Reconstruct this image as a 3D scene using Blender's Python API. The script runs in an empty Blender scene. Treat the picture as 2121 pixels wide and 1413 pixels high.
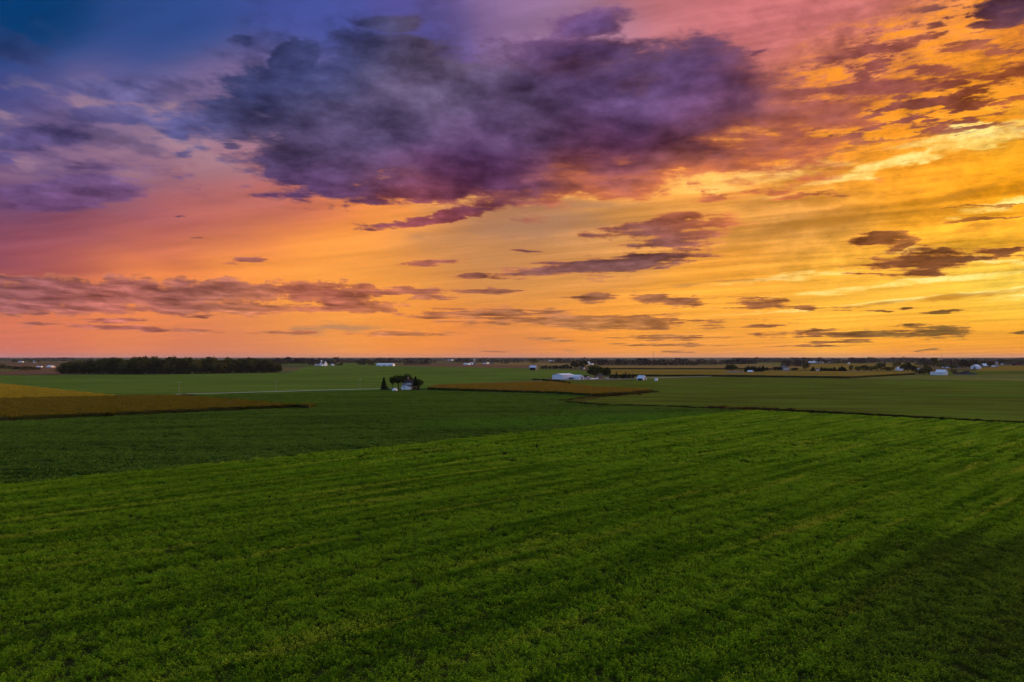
import bpy, bmesh, math, random
import numpy as np
from mathutils import Vector, Matrix

scene = bpy.context.scene
C = scene.collection
R = math.radians
random.seed(7)

# ------------------------------------------------------------------ camera
# drone 24 m above flat farmland; a photo pixel gives a direction (tangents to
# the view axis), the flat ground gives the distance.
FPX, CX, HY, CAMH = 1414.0, 1060.5, 739.5, 24.0
cam_d = bpy.data.cameras.new("camera")
cam_d.sensor_width = 36.0
cam_d.lens = 36.0 * FPX / 2121.0
cam_d.shift_y = (HY - 706.5) / 2121.0
cam_d.clip_start = 0.5
cam_d.clip_end = 60000.0
cam = bpy.data.objects.new("camera", cam_d)
cam.location = (0, 0, CAMH)
cam.rotation_euler = (R(90), 0, 0)
C.objects.link(cam)
scene.camera = cam
vs = scene.view_settings
vs.view_transform = 'Standard'
vs.look = 'None'
vs.exposure = 0.0
vs.gamma = 1.0
vs.use_curve_mapping = False
scene.cycles.use_denoising = True
scene.cycles.use_adaptive_sampling = True
scene.cycles.adaptive_threshold = 0.02
scene.cycles.adaptive_min_samples = 8
scene.cycles.max_bounces = 4
scene.cycles.diffuse_bounces = 2
scene.cycles.volume_bounces = 0

# ------------------------------------------------------------------ sun
SUN_AZ, SUN_EL = R(58), R(9.0)
sun_d = bpy.data.lights.new("sun", 'SUN')
sun_d.energy = SUN_E = 3.2
sun_d.angle = R(6)
sun_d.color = (1.0, 0.62, 0.33)
sun = bpy.data.objects.new("sun", sun_d)
sdir = Vector((math.sin(SUN_AZ) * math.cos(SUN_EL), math.cos(SUN_AZ) * math.cos(SUN_EL), math.sin(SUN_EL)))
sun.rotation_euler = sdir.to_track_quat('Z', 'Y').to_euler()
sun.location = sdir * 300
C.objects.link(sun)

# ------------------------------------------------------------------ node helpers
def s2l(c):
    return tuple(((v / 255.0) / 12.92 if v / 255.0 <= 0.04045 else ((v / 255.0 + 0.055) / 1.055) ** 2.4) for v in c)

class G:
    """small expression builder on top of a node tree"""
    def __init__(self, tree):
        self.t = tree
        self.n = tree.nodes
        self.l = tree.links
    def put(self, sock, v):
        if isinstance(v, bpy.types.NodeSocket):
            self.l.new(v, sock)
        elif v is not None:
            try:
                sock.default_value = v
            except Exception:
                sock.default_value = tuple(v) + (1.0,) if len(v) == 3 else v
    def m(self, op, a, b=None, c=None, clamp=False):
        n = self.n.new('ShaderNodeMath')
        n.operation = op
        n.use_clamp = clamp
        for i, v in enumerate((a, b, c)):
            if v is not None:
                self.put(n.inputs[i], v)
        return n.outputs[0]
    def add(self, a, b): return self.m('ADD', a, b)
    def sub(self, a, b): return self.m('SUBTRACT', a, b)
    def mul(self, a, b): return self.m('MULTIPLY', a, b)
    def mad(self, a, b, c): return self.m('MULTIPLY_ADD', a, b, c)
    def v(self, op, a, b=None, c=None, scale=None):
        n = self.n.new('ShaderNodeVectorMath')
        n.operation = op
        for i, x in enumerate((a, b, c)):
            if x is not None:
                self.put(n.inputs[i], x)
        if scale is not None:
            self.put(n.inputs['Scale'], scale)
        return n.outputs['Value'] if op in ('LENGTH', 'DISTANCE', 'DOT_PRODUCT') else n.outputs['Vector']
    def comb(self, x, y, z=0.0):
        n = self.n.new('ShaderNodeCombineXYZ')
        for i, q in enumerate((x, y, z)):
            self.put(n.inputs[i], q)
        return n.outputs[0]
    def sep(self, a):
        n = self.n.new('ShaderNodeSeparateXYZ')
        self.put(n.inputs[0], a)
        return n.outputs
    def noise(self, vec, scale, detail=4.0, rough=0.55, dist=0.0, color=False, dim='2D', lac=2.0):
        n = self.n.new('ShaderNodeTexNoise')
        n.noise_dimensions = dim
        self.put(n.inputs['Vector'], vec)
        n.inputs['Scale'].default_value = scale
        n.inputs['Detail'].default_value = detail
        n.inputs['Roughness'].default_value = rough
        n.inputs['Lacunarity'].default_value = lac
        n.inputs['Distortion'].default_value = dist
        return n.outputs['Color'] if color else n.outputs['Fac']
    def ss(self, x, lo, hi, a=0.0, b=1.0):
        n = self.n.new('ShaderNodeMapRange')
        n.interpolation_type = 'SMOOTHSTEP'
        self.put(n.inputs['Value'], x)
        n.inputs['From Min'].default_value = lo
        n.inputs['From Max'].default_value = hi
        n.inputs['To Min'].default_value = a
        n.inputs['To Max'].default_value = b
        return n.outputs['Result']
    def lin(self, x, lo, hi, a=0.0, b=1.0):
        n = self.n.new('ShaderNodeMapRange')
        self.put(n.inputs['Value'], x)
        n.inputs['From Min'].default_value = lo
        n.inputs['From Max'].default_value = hi
        n.inputs['To Min'].default_value = a
        n.inputs['To Max'].default_value = b
        return n.outputs['Result']
    def mix(self, f, a, b):
        n = self.n.new('ShaderNodeMix')
        n.data_type = 'RGBA'
        self.put(n.inputs[0], f)
        self.put(n.inputs[6], a)
        self.put(n.inputs[7], b)
        return n.outputs[2]
    def mapping(self, vec, loc=(0, 0, 0), rot=(0, 0, 0), scale=(1, 1, 1), typ='TEXTURE'):
        n = self.n.new('ShaderNodeMapping')
        n.vector_type = typ
        self.put(n.inputs['Vector'], vec)
        n.inputs['Location'].default_value = loc
        n.inputs['Rotation'].default_value = rot
        n.inputs['Scale'].default_value = scale
        return n.outputs[0]

def tan_px(px, py):
    return ((px - CX) / FPX, (HY - py) / FPX)

# ------------------------------------------------------------------ sunset sky
world = bpy.data.worlds.new("World")
scene.world = world
world.use_nodes = True
world.cycles.sampling_method = 'MANUAL'
world.cycles.sample_map_resolution = 512
wt = world.node_tree
wt.nodes.clear()
g = G(wt)
out = wt.nodes.new('ShaderNodeOutputWorld')
tc = wt.nodes.new('ShaderNodeTexCoord')
D = tc.outputs['Generated']
dx, dy, dz = g.sep(D)

# clear-air base: physical dusk sky
sky = wt.nodes.new('ShaderNodeTexSky')
sky.sky_type = 'NISHITA'
sky.sun_disc = False
sky.sun_elevation = SUN_EL
sky.sun_rotation = SUN_AZ
sky.altitude = 250
sky.air_density = 1.2
sky.dust_density = 2.0
SKY_K = 0.045
clear = g.v('SCALE', sky.outputs[0], scale=SKY_K)


def vec_group(name, out_type):
    """node group: direction vector in, one value out (kept small so that building stays quick)"""
    t = bpy.data.node_groups.new(name, 'ShaderNodeTree')
    t.interface.new_socket('Vector', in_out='INPUT', socket_type='NodeSocketVector')
    t.interface.new_socket('Value', in_out='OUTPUT', socket_type=out_type)
    gi = t.nodes.new('NodeGroupInput')
    go = t.nodes.new('NodeGroupOutput')
    return t, G(t), gi.outputs[0], go.inputs[0]

def use_group(gg, t, vec):
    n = gg.n.new('ShaderNodeGroup')
    n.node_tree = t
    gg.put(n.inputs[0], vec)
    return n.outputs[0]

def rbf(gg, vec, pts, sig):
    """smooth blend of colours known at directions"""
    t, h, vin, vout = vec_group("colour_blend", 'NodeSocketVector')
    pv = h.v('MULTIPLY', vin, (0.62 / sig, 1.0 / sig, 0))
    acc, ws = None, None
    for px, py, col in pts:
        a, b = tan_px(px, py)
        d = h.v('DISTANCE', pv, (a * 0.62 / sig, b / sig, 0))
        w = h.m('POWER', 0.36788, h.mul(d, d))
        sc = h.v('SCALE', tuple(v / 255.0 for v in col), scale=w)
        acc = sc if acc is None else h.v('ADD', acc, sc)
        ws = h.add(w, ws if ws is not None else 1e-12)
    h.l.new(h.v('SCALE', acc, scale=h.m('DIVIDE', 1.0, ws)), vout)
    return use_group(gg, t, vec)

def field(gg, vec, strokes, K=1.0):
    """1 at a stroke's core, 0 on its outline, negative outside; strokes as (px0,py0,px1,py1,halfthickness[,weight])"""
    t, h, vin, vout = vec_group("cloud_outline", 'NodeSocketFloat')
    sh, f = {}, None
    x, z, _ = h.sep(vin)
    for s in strokes:
        x0, y0, x1, y1, r = s[:5]
        wgt = s[5] if len(s) > 5 else 1.0
        a, b = tan_px(x0, y0), tan_px(x1, y1)
        cx, cz = (a[0] + b[0]) / 2, (a[1] + b[1]) / 2
        L = max(abs(b[0] - a[0]) / 2, 1e-4) * K
        sl = round((b[1] - a[1]) * K / (2 * L) / 0.05) * 0.05
        k = round(sl * 20)
        if k not in sh:
            sh[k] = vin if k == 0 else h.comb(x, h.mad(x, -sl, z), 0.0)
        rr = r * K / FPX
        mv = h.v('MULTIPLY_ADD', sh[k], (1 / L, 1 / rr, 0), (-cx / L, -(cz - sl * cx) / rr, 0))
        q = h.mad(h.v('LENGTH', mv), -1.0, wgt)
        f = q if f is None else h.m('MAXIMUM', f, q)
    h.l.new(f if f is not None else h.m('ADD', -9.0, 0.0), vout)
    return use_group(gg, t, vec)

BG = [
 (-100, -80, (16, 62, 112)), (60, 60, (36, 80, 126)), (330, 60, (66, 92, 146)), (600, 40, (84, 96, 158)),
 (0, 210, (80, 88, 140)), (250, 190, (104, 102, 148)), (520, 200, (128, 112, 148)), (820, 40, (96, 92, 150)),
 (100, 300, (142, 116, 146)), (350, 300, (164, 134, 150)), (560, 300, (166, 132, 148)),
 (0, 420, (122, 96, 128)), (250, 390, (142, 112, 136)), (480, 390, (168, 128, 138)),
 (0, 500, (118, 82, 112)), (200, 480, (150, 92, 104)), (420, 440, (184, 108, 106)), (620, 392, (204, 116, 102)), (330, 470, (174, 100, 104)), (100, 520, (150, 88, 100)), (530, 420, (200, 114, 102)),
 (60, 556, (200, 112, 96)), (270, 552, (246, 150, 88)), (500, 525, (255, 164, 84)), (720, 450, (255, 165, 82)), (760, 520, (252, 168, 90)),
 (100, 640, (232, 140, 92)), (300, 650, (240, 150, 84)), (60, 712, (204, 122, 108)), (330, 712, (212, 130, 104)), (560, 690, (228, 148, 90)),
 (640, 640, (246, 166, 84)), (900, 500, (188, 138, 102)), (1150, 500, (170, 132, 106)), (1060, 455, (176, 130, 102)), (1020, 545, (205, 148, 96)), (1260, 460, (184, 138, 98)), (1180, 560, (214, 152, 92)), (850, 590, (246, 166, 82)),
 (1150, 600, (246, 168, 82)), (900, 700, (238, 150, 78)), (1200, 705, (242, 156, 72)), (1330, 650, (250, 172, 78)),
 (1350, 470, (205, 150, 92)), (1500, 560, (250, 170, 74)), (1500, 650, (255, 190, 84)), (1560, 700, (246, 166, 66)),
 (1640, 480, (205, 150, 82)), (1750, 560, (252, 180, 72)), (1750, 650, (255, 200, 84)), (1850, 600, (255, 202, 92)), (2080, 610, (255, 222, 104)),
 (2000, 660, (255, 198, 70)), (2090, 720, (238, 150, 44)), (1850, 715, (244, 156, 52)),
 (1900, 460, (246, 172, 62)), (2110, 480, (250, 180, 66)), (1850, 370, (250, 170, 60)), (2100, 370, (250, 165, 45)), (1650, 420, (200, 146, 88)),
 (1500, 380, (255, 178, 92)), (1300, 420, (255, 176, 90)), (1650, 330, (252, 165, 72)), (2100, 260, (255, 196, 72)), (1850, 270, (250, 165, 66)),
 (1050, 20, (150, 122, 158)), (1230, 60, (170, 134, 158)), (1400, 40, (200, 128, 130)), (1560, 60, (196, 120, 122)), (1500, 130, (204, 128, 128)), (1720, 30, (188, 116, 116)),
 (1700, 170, (232, 146, 88)), (1900, 90, (232, 150, 78)), (2080, 150, (222, 142, 62)), (2000, 220, (240, 156, 58)), (2160, 40, (180, 110, 70)),
 (1200, 250, (150, 100, 130)), (900, 250, (120, 95, 140)),
 (1060, 738, (212, 138, 98)), (1500, 738, (225, 145, 85)), (2000, 738, (232, 150, 72)), (500, 738, (208, 130, 105)),
]
DARK = [
 (100, 280, (94, 90, 134)), (250, 235, (94, 94, 136)), (600, 130, (72, 78, 114)), (700, 300, (92, 86, 114)), (1050, 230, (98, 84, 112)), (900, 150, (102, 94, 118)),
 (1280, 330, (86, 60, 94)), (1300, 180, (98, 82, 116)), (1480, 220, (86, 66, 98)), (1480, 330, (118, 74, 86)), (1000, 370, (92, 66, 100)), (700, 385, (98, 74, 112)),
 (1150, 50, (112, 88, 130)), (100, 605, (150, 102, 104)), (400, 612, (150, 100, 98)), (700, 604, (160, 98, 88)), (870, 446, (150, 84, 88)), (150, 400, (118, 90, 130)),
 (1100, 555, (128, 90, 94)), (1350, 520, (108, 84, 96)), (1450, 460, (172, 102, 84)), (1400, 625, (146, 98, 80)), (950, 605, (150, 98, 88)), (1050, 655, (184, 128, 84)), (1350, 675, (176, 124, 72)),
 (1950, 530, (112, 74, 58)), (1810, 495, (120, 76, 62)), (1900, 690, (124, 98, 56)), (200, 665, (184, 112, 100)), (1850, 180, (150, 92, 90)), (1650, 230, (160, 100, 92)), (2080, 15, (84, 66, 88)), (2040, 120, (170, 100, 70)),
 (500, 690, (196, 128, 90)), (850, 690, (196, 130, 84)), (1900, 440, (190, 134, 58)), (1680, 634, (140, 96, 66)), (1500, 390, (226, 136, 76)), (1250, 392, (200, 118, 84)),
]

STROKES = {
 # lit sheet running up to the right
 'bright': [(1000, 440, 1560, 345, 18), (1250, 402, 1800, 330, 24), (1560, 400, 2250, 240, 15), (1780, 320, 2250, 225, 16), (1680, 372, 2080, 300, 9), (820, 420, 1300, 405, 12), (1880, 290, 2250, 255, 8),
            (1600, 655, 2300, 572, 7), (1500, 632, 2250, 545, 7), (1940, 440, 2250, 395, 12), (1820, 520, 2300, 560, 9), (1450, 590, 1800, 560, 8),
            (1420, 655, 1760, 640, 5), (2000, 622, 2300, 600, 12)],
 # dull tan veils between the lit rows
 'veil': [(760, 520, 1420, 440, 45, 0.9), (1040, 440, 1420, 420, 22), (1400, 520, 1960, 370, 30), (1700, 470, 2200, 330, 22, 0.8), (1500, 420, 1760, 388, 14), (1880, 500, 2200, 440, 30, 0.8),
          (1650, 645, 2250, 590, 9, 0.9), (1330, 590, 1700, 575, 8, .8), (450, 690, 900, 675, 18, 0.7)],
 # broken mid-level deck, upper right
 'deck': [(1540, 230, 2300, 70, 170, 1.1), (1580, 270, 2250, 200, 95, 0.95)],
 'deckdark': [(1600, 190, 2000, 170, 24), (1640, 130, 1780, 120, 12, .7), (1560, 150, 2000, 210, 14, 0.6), (2000, 12, 2200, 0, 46), (1960, 60, 2130, 40, 14, .8), (1520, 130, 1620, 90, 18, .4)],
 # the great slate-purple cloud and its ragged skirts
 'great': [(500, 255, 1620, 245, 150, 1.2), (460, 255, 1000, 300, 50), (580, 392, 1300, 372, 38), (850, 385, 1310, 388, 24), (1050, 340, 1570, 326, 46),
           (1250, 165, 1630, 220, 85), (550, 142, 660, 130, 44, 1.1), (660, 150, 900, 118, 56, 1.05), (880, 105, 1500, 120, 60, .7), (1090, 80, 1360, 20, 56, .72), (640, 60, 950, 40, 40, 0.4),
           (550, 318, 670, 323, 13), (765, 470, 1040, 426, 14), (840, 402, 1000, 405, 14)],
 # small blue-grey scraps, upper left
 'scraps': [(-40, 290, 250, 290, 28), (130, 250, 320, 232, 26), (110, 185, 400, 200, 30, .9), (430, 90, 550, 100, 20, .75), (440, 250, 640, 240, 16, .8), (420, 200, 620, 195, 24, .6),
            (310, 330, 440, 305, 22, .75), (-30, 325, 70, 322, 10), (440, 300, 505, 304, 8, 1), (-80, 420, 360, 360, 70, .85)],
 # cumulus bank low on the left
 'bank': [(-200, 602, 500, 616, 32, 1.3), (-80, 574, 170, 582, 12, 1), (180, 602, 640, 610, 25, 1.2), (545, 605, 800, 605, 25, 1.05), (590, 614, 850, 640, 22, .9), (720, 606, 935, 602, 9),
          (50, 640, 760, 636, 17, 1), (-140, 635, 260, 642, 20, 1)],
 # slim dark clouds above the horizon
 'slim': [(1000, 570, 1490, 524, 16), (1190, 556, 1490, 518, 22), (1270, 505, 1520, 478, 26, .9), (1205, 484, 1580, 452, 20), (1310, 464, 1490, 445, 15), (932, 570, 1026, 566, 11), (830, 547, 978, 543, 7),
          (1044, 520, 1142, 524, 5, .9), (1425, 408, 1545, 400, 13, .95), (1525, 396, 1690, 388, 10, .85), (1600, 413, 1790, 391, 7), (720, 605, 930, 601, 8), (925, 604, 1122, 601, 7), (838, 617, 970, 616, 7, .95),
          (1168, 620, 1295, 613, 10), (1292, 618, 1498, 627, 13), (1495, 630, 1650, 628, 12), (1590, 637, 1775, 639, 5), (1345, 555, 1395, 552, 4),
          (1750, 500, 1890, 492, 18, 1), (1830, 520, 1900, 505, 10, .8), (1790, 548, 2080, 526, 23, 1), (1830, 566, 1970, 556, 15, 1), (1990, 531, 2150, 507, 9, .95), (1950, 460, 2130, 448, 5, .85), (1860, 437, 2140, 425, 5, .7),
          (1560, 697, 2020, 688, 8), (1860, 686, 2040, 688, 13), (1845, 674, 1930, 674, 5), (1680, 709, 1800, 706, 5), (1640, 686, 1750, 683, 5), (1905, 646, 2010, 643, 5), (1800, 646, 1865, 645, 3.5), (1855, 641, 1905, 640, 3),
          (1270, 701, 1490, 698, 6), (1220, 713, 1510, 716, 4, .9), (850, 650, 1210, 647, 12, .95), (890, 660, 1500, 668, 14, 1), (1120, 672, 1490, 679, 10, .95), (710, 692, 940, 690, 6), (510, 690, 700, 688, 4), (820, 655, 970, 660, 7, .9),
          (20, 671, 450, 686, 7), (145, 665, 320, 663, 5), (385, 657, 445, 655, 4), (55, 650, 115, 646, 3.5), (450, 539, 565, 536, 9, .7), (380, 497, 445, 492, 4, .9), (350, 455, 400, 452, 5, .8), (1085, 702, 1190, 705, 4), (1540, 677, 1615, 674, 3.5),
          (940, 728, 1080, 730, 4, .6), (1140, 727, 1220, 729, 5, .6), (1880, 728, 1950, 722, 3, .8), (1350, 727, 1450, 730, 5, .6), (2090, 690, 2140, 686, 4), (1600, 718, 1760, 716, 3, .9)],
}

# tangent coordinates of the sunset half of the sky
yy = g.m('MAXIMUM', dy, 0.12)
tx = g.m('DIVIDE', dx, yy)
tz = g.m('DIVIDE', g.m('MAXIMUM', dz, 0.0), yy)
P = g.comb(tx, tz, 0.0)
# cloud-deck coordinates: perspective of a flat layer, its rows drifting up to the right
den = g.add(tz, 0.10)
S0 = g.comb(g.m('DIVIDE', tx, den), g.m('DIVIDE', 1.0, den), 0.0)
S = g.mapping(S0, rot=(0, 0, R(-20)))

wA = g.v('SUBTRACT', g.noise(S, 0.9, 3, 0.5, color=True), (0.5, 0.5, 0.5))
wB = g.v('SUBTRACT', g.noise(S0, 4.5, 4, 0.6, color=True), (0.5, 0.5, 0.5))
damp = g.ss(tz, 0.0, 0.30, 0.22, 1.0)      # features shrink toward the horizon
wAs = g.v('MULTIPLY', wA, (0.16, 0.075, 0))
wBs = g.v('MULTIPLY', wB, (0.07, 0.035, 0))
W1 = g.v('ADD', P, g.v('SCALE', wAs, scale=damp))
W2 = g.v('ADD', P, g.v('SCALE', g.v('ADD', g.v('SCALE', wAs, scale=0.5), wBs), scale=damp))
W3 = g.v('ADD', P, g.v('SCALE', g.v('ADD', g.v('SCALE', wAs, scale=0.18), g.v('SCALE', wBs, scale=0.8)), scale=damp))
right = g.ss(tx, -0.35, 0.45)
fb = g.noise(S, 2.4, 6, 0.62)                                    # deck-sized billows
fl = g.noise(g.mapping(P, scale=(1.7, 1, 1)), 34, 6, 0.66)      # cauliflower edges
fs = g.noise(g.mapping(S0, scale=(2.4, 0.8, 1)), 5.0, 6, 0.66)  # feathered edges
st = g.noise(g.mapping(S, scale=(3.2, 0.6, 1)), 2.2, 5, 0.6)    # thin high streaks
gb = g.noise(S0, 3.1, 6, 0.58, dist=0.0)                         # light and dark inside the clouds

def disp(c):
    return tuple(v / 255.0 for v in c) + (1.0,)

def front_sky(y0, y1):
    """sunset clouds between two photo rows (with their surroundings for a seamless join); blended in display
    space and turned to light by the final gamma"""
    near = lambda py, m: y0 - m <= py <= y1 + m
    def S_(key, m=60):
        return [q for q in STROKES[key] if max(q[1], q[3]) + q[4] * 1.6 + m >= y0 and min(q[1], q[3]) - q[4] * 1.6 - m <= y1]
    low = y1 > 700
    K = 1.0 if low else 1.002
    col = rbf(g, W1, [p for p in BG if near(p[1], 260)], 0.055 * K)
    k3 = g.mul(g.mul(g.sub(fl, 0.5), g.ss(tx, 0.15, 0.5)), g.mul(g.ss(tz, 0.07, 0.14), 0.42))
    k1 = g.mul(g.mul(g.sub(st, 0.5), g.lin(right, 0, 1, 0.25, 0.75)), g.ss(tz, 0.0, 0.22, 0.25, 1.0))
    col = g.v('SCALE', col, scale=g.add(0.975, g.add(k1, k3)))
    dark = rbf(g, W2, [p for p in DARK if near(p[1], 260)], 0.055 * K)
    dark = g.v('SCALE', dark, scale=g.add(g.mad(g.sub(gb, 0.5), -1.1, 0.98), g.mul(g.sub(fl, 0.5), 0.45)))
    # lit sheet
    bm_ = g.ss(g.add(g.mul(g.sub(fs, 0.5), 2.4), field(g, W2, S_('bright'), K)), 0.0, 0.75)
    brc = g.mix(g.ss(tx, 0.0, 0.7), disp((255, 186, 98)), disp((255, 236, 150)))
    col = g.mix(g.mul(bm_, g.ss(fl, 0.3, 0.62, 0.45, 0.95)), col, brc)
    # veils
    vm = g.ss(g.mad(g.sub(fb, 0.5), 2.2, field(g, W1, S_('veil'), K)), -0.05, 0.9)
    vc = g.mix(g.ss(tx, 0.05, 0.55), disp((176, 134, 106)), disp((186, 130, 56)))
    col = g.mix(g.mul(vm, 0.75), col, vc)
    if not low:
        # blue-mauve mottling over the left
        lm = g.mul(g.ss(tx, 0.10, -0.25), g.ss(tz, 0.20, 0.32))
        lo_ = g.ss(gb, 0.50, 0.66)
        col = g.mix(g.mul(g.mul(lm, lo_), 0.42), col, dark)
        hi_ = g.mul(g.ss(gb, 0.50, 0.36), g.mul(g.ss(tz, 0.44, 0.36), g.ss(tz, 0.24, 0.28)))
        col = g.mix(g.mul(g.mul(lm, hi_), 0.6), col, disp((176, 142, 150)))
        ac = g.ss(g.mad(g.sub(fb, 0.5), 0.8, field(g, W1, S_('deck'), K)), 0.0, 0.35)
        acn = g.noise(g.mapping(S, scale=(1.5, 0.8, 1)), 12.0, 6, 0.62)
        acn = g.mad(g.sub(gb, 0.5), 0.4, acn)
        col = g.mix(g.mul(g.mul(ac, g.ss(acn, 0.47, 0.58)), 0.9), col, dark)
        col = g.mix(g.mul(g.mul(ac, g.ss(acn, 0.46, 0.36)), g.ss(fl, 0.3, 0.65, 0.35, 0.85)), col, g.mix(right, disp((236, 148, 88)), disp((250, 160, 60))))
        am2 = g.ss(g.add(g.mul(g.sub(fb, 0.5), 1.4), g.add(g.mul(g.sub(acn, 0.5), 1.5), field(g, W3, S_('deckdark'), K))), 0.0, 0.5)
        col = g.mix(g.mul(am2, 0.9), col, dark)
        sm = g.ss(g.add(g.mul(g.sub(fs, 0.5), 0.9), g.mad(g.sub(fb, 0.5), 1.2, field(g, W2, S_('scraps'), K))), -0.05, 0.4)
        col = g.mix(g.mul(sm, 0.75), col, dark)
    bn = g.add(g.mul(g.sub(fb, 0.5), 1.4), g.add(g.mul(g.sub(fl, 0.5), 0.42), g.mul(g.sub(fs, 0.5), 0.75)))
    bv = g.add(field(g, W2, S_('great'), K), bn)
    bmk = g.ss(bv, -0.10, 0.22)
    edge = g.mul(g.mul(g.ss(bv, 0.55, 0.05), g.ss(tx, -0.3, 0.3)), g.ss(tz, 0.42, 0.26, 0.12, 0.6))
    col = g.mix(g.mul(bmk, 0.95), col, g.mix(edge, dark, disp((232, 134, 84))))
    if low:
        cn = g.add(g.mul(g.sub(fl, 0.5), 2.0), g.mul(g.sub(fs, 0.5), 0.6))
        cu = g.add(field(g, W3, S_('bank'), K), cn)
        cuc = g.mix(g.mul(g.ss(cu, 0.6, 0.1), 0.5), dark, disp((240, 152, 98)))
        col = g.mix(g.mul(g.ss(cu, 0.02, 0.25), 0.92), col, cuc)
    tn = g.add(g.mul(g.sub(fs, 0.5), 2.3), g.mul(g.sub(fl, 0.5), 1.7))
    tv = g.add(field(g, W3, S_('slim'), K), tn)
    tm = g.ss(tv, -0.08, 0.34)
    lit = g.mix(right, disp((236, 146, 96)), disp((242, 160, 84)))
    col = g.mix(g.mul(tm, 0.93), col, g.mix(g.ss(tv, 0.6, 0.05, 0.0, 0.55), dark, lit))
    gm = wt.nodes.new('ShaderNodeGamma')
    gm.inputs[1].default_value = 2.25
    col = g.v('MAXIMUM', g.v('MULTIPLY_ADD', col, (1.14, 1.14, 1.14), (-0.085, -0.09, -0.085)), (0.02, 0.02, 0.02))
    wt.links.new(col, gm.inputs[0])
    return gm.outputs[0]

# the half of the sky behind and overhead: clear dusk air with thin mauve cloud
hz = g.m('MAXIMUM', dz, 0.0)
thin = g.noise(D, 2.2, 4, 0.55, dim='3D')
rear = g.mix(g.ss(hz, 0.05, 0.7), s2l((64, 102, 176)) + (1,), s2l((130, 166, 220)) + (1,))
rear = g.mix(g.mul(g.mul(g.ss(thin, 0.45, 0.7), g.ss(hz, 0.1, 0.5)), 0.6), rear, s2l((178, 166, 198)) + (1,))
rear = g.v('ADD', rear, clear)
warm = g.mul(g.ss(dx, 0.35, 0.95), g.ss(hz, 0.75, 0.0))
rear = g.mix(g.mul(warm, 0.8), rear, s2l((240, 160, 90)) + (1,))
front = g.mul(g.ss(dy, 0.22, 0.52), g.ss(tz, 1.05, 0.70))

SPLIT = 440
def bgnode(c):
    n = wt.nodes.new('ShaderNodeBackground')
    wt.links.new(c, n.inputs['Color'])
    return n.outputs[0]
def mixsh(f, a, b):
    n = wt.nodes.new('ShaderNodeMixShader')
    wt.links.new(f, n.inputs[0])
    wt.links.new(a, n.inputs[1])
    wt.links.new(b, n.inputs[2])
    return n.outputs[0]
isup = g.m('GREATER_THAN', tz, (HY - SPLIT) / FPX)
fr = mixsh(isup, bgnode(front_sky(SPLIT, 760)), bgnode(front_sky(-300, SPLIT)))
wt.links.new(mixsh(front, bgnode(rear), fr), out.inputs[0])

# ================================================================== helpers
rng = np.random.default_rng(11)

def gp(px, py, h=0.0):
    """photo pixel -> point on the flat ground (or on a level h above it)"""
    y = FPX * (CAMH - h) / (py - HY)
    return ((px - CX) / FPX * y, y)

def mesh_obj(name, verts, faces, mat=None, parent=None, smooth=False, link=True, coll=None):
    me = bpy.data.meshes.new(name)
    me.from_pydata([tuple(map(float, v)) for v in verts], [], [tuple(map(int, f)) for f in faces])
    if mat:
        me.materials.append(mat)
    if smooth:
        me.polygons.foreach_set('use_smooth', [True] * len(me.polygons))
    o = bpy.data.objects.new(name, me)
    if parent:
        o.parent = parent
    if link:
        (coll or C).objects.link(o)
    return o

def quad_mesh(name, V, mat, cols=None):
    """mesh of many separate quads from an (n,4,3) array, with an optional value per quad"""
    n = len(V)
    me = bpy.data.meshes.new(name)
    me.vertices.add(n * 4)
    me.vertices.foreach_set('co', np.ascontiguousarray(V, dtype=np.float32).ravel())
    me.loops.add(n * 4)
    me.loops.foreach_set('vertex_index', np.arange(n * 4, dtype=np.int32))
    me.polygons.add(n)
    me.polygons.foreach_set('loop_start', np.arange(0, n * 4, 4, dtype=np.int32))
    me.polygons.foreach_set('loop_total', np.full(n, 4, dtype=np.int32))
    me.update(calc_edges=True)
    if cols is not None:
        at = me.attributes.new('tone', 'FLOAT', 'FACE')
        at.data.foreach_set('value', np.asarray(cols, dtype=np.float32))
    me.materials.append(mat)
    return me

def leaves(cen, size, up=0.5, aspect=0.62, tilt=None):
    """rhombic leaves at centres with random facing; up>0 biases normals upward"""
    n = len(cen)
    nrm = rng.normal(size=(n, 3))
    nrm /= np.linalg.norm(nrm, axis=1)[:, None]
    nrm[:, 2] = np.abs(nrm[:, 2]) + up
    nrm /= np.linalg.norm(nrm, axis=1)[:, None]
    r = rng.normal(size=(n, 3))
    a = np.cross(nrm, r)
    a /= np.linalg.norm(a, axis=1)[:, None]
    b = np.cross(nrm, a)
    s = (size * rng.uniform(0.65, 1.3, n))[:, None] if np.isscalar(size) else np.asarray(size)[:, None]
    V = np.stack([cen - a * s * 0.5, cen + b * s * 0.5 * aspect + nrm * s * 0.06, cen + a * s * 0.5, cen - b * s * 0.5 * aspect + nrm * s * 0.06], axis=1)
    return V

def empty(name, loc):
    o = bpy.data.objects.new(name, None)
    o.location = loc
    o.empty_display_size = 0.5
    C.objects.link(o)
    return o

def tag(o, label=None, cat=None, group=None, kind=None):
    if label: o['label'] = label
    if cat: o['category'] = cat
    if group: o['group'] = group
    if kind: o['kind'] = kind
    return o

# ------------------------------------------------------------------ materials
def newmat(name):
    m = bpy.data.materials.new(name)
    m.use_nodes = True
    t = m.node_tree
    t.nodes.clear()
    o = t.nodes.new('ShaderNodeOutputMaterial')
    return m, G(t), o

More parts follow.
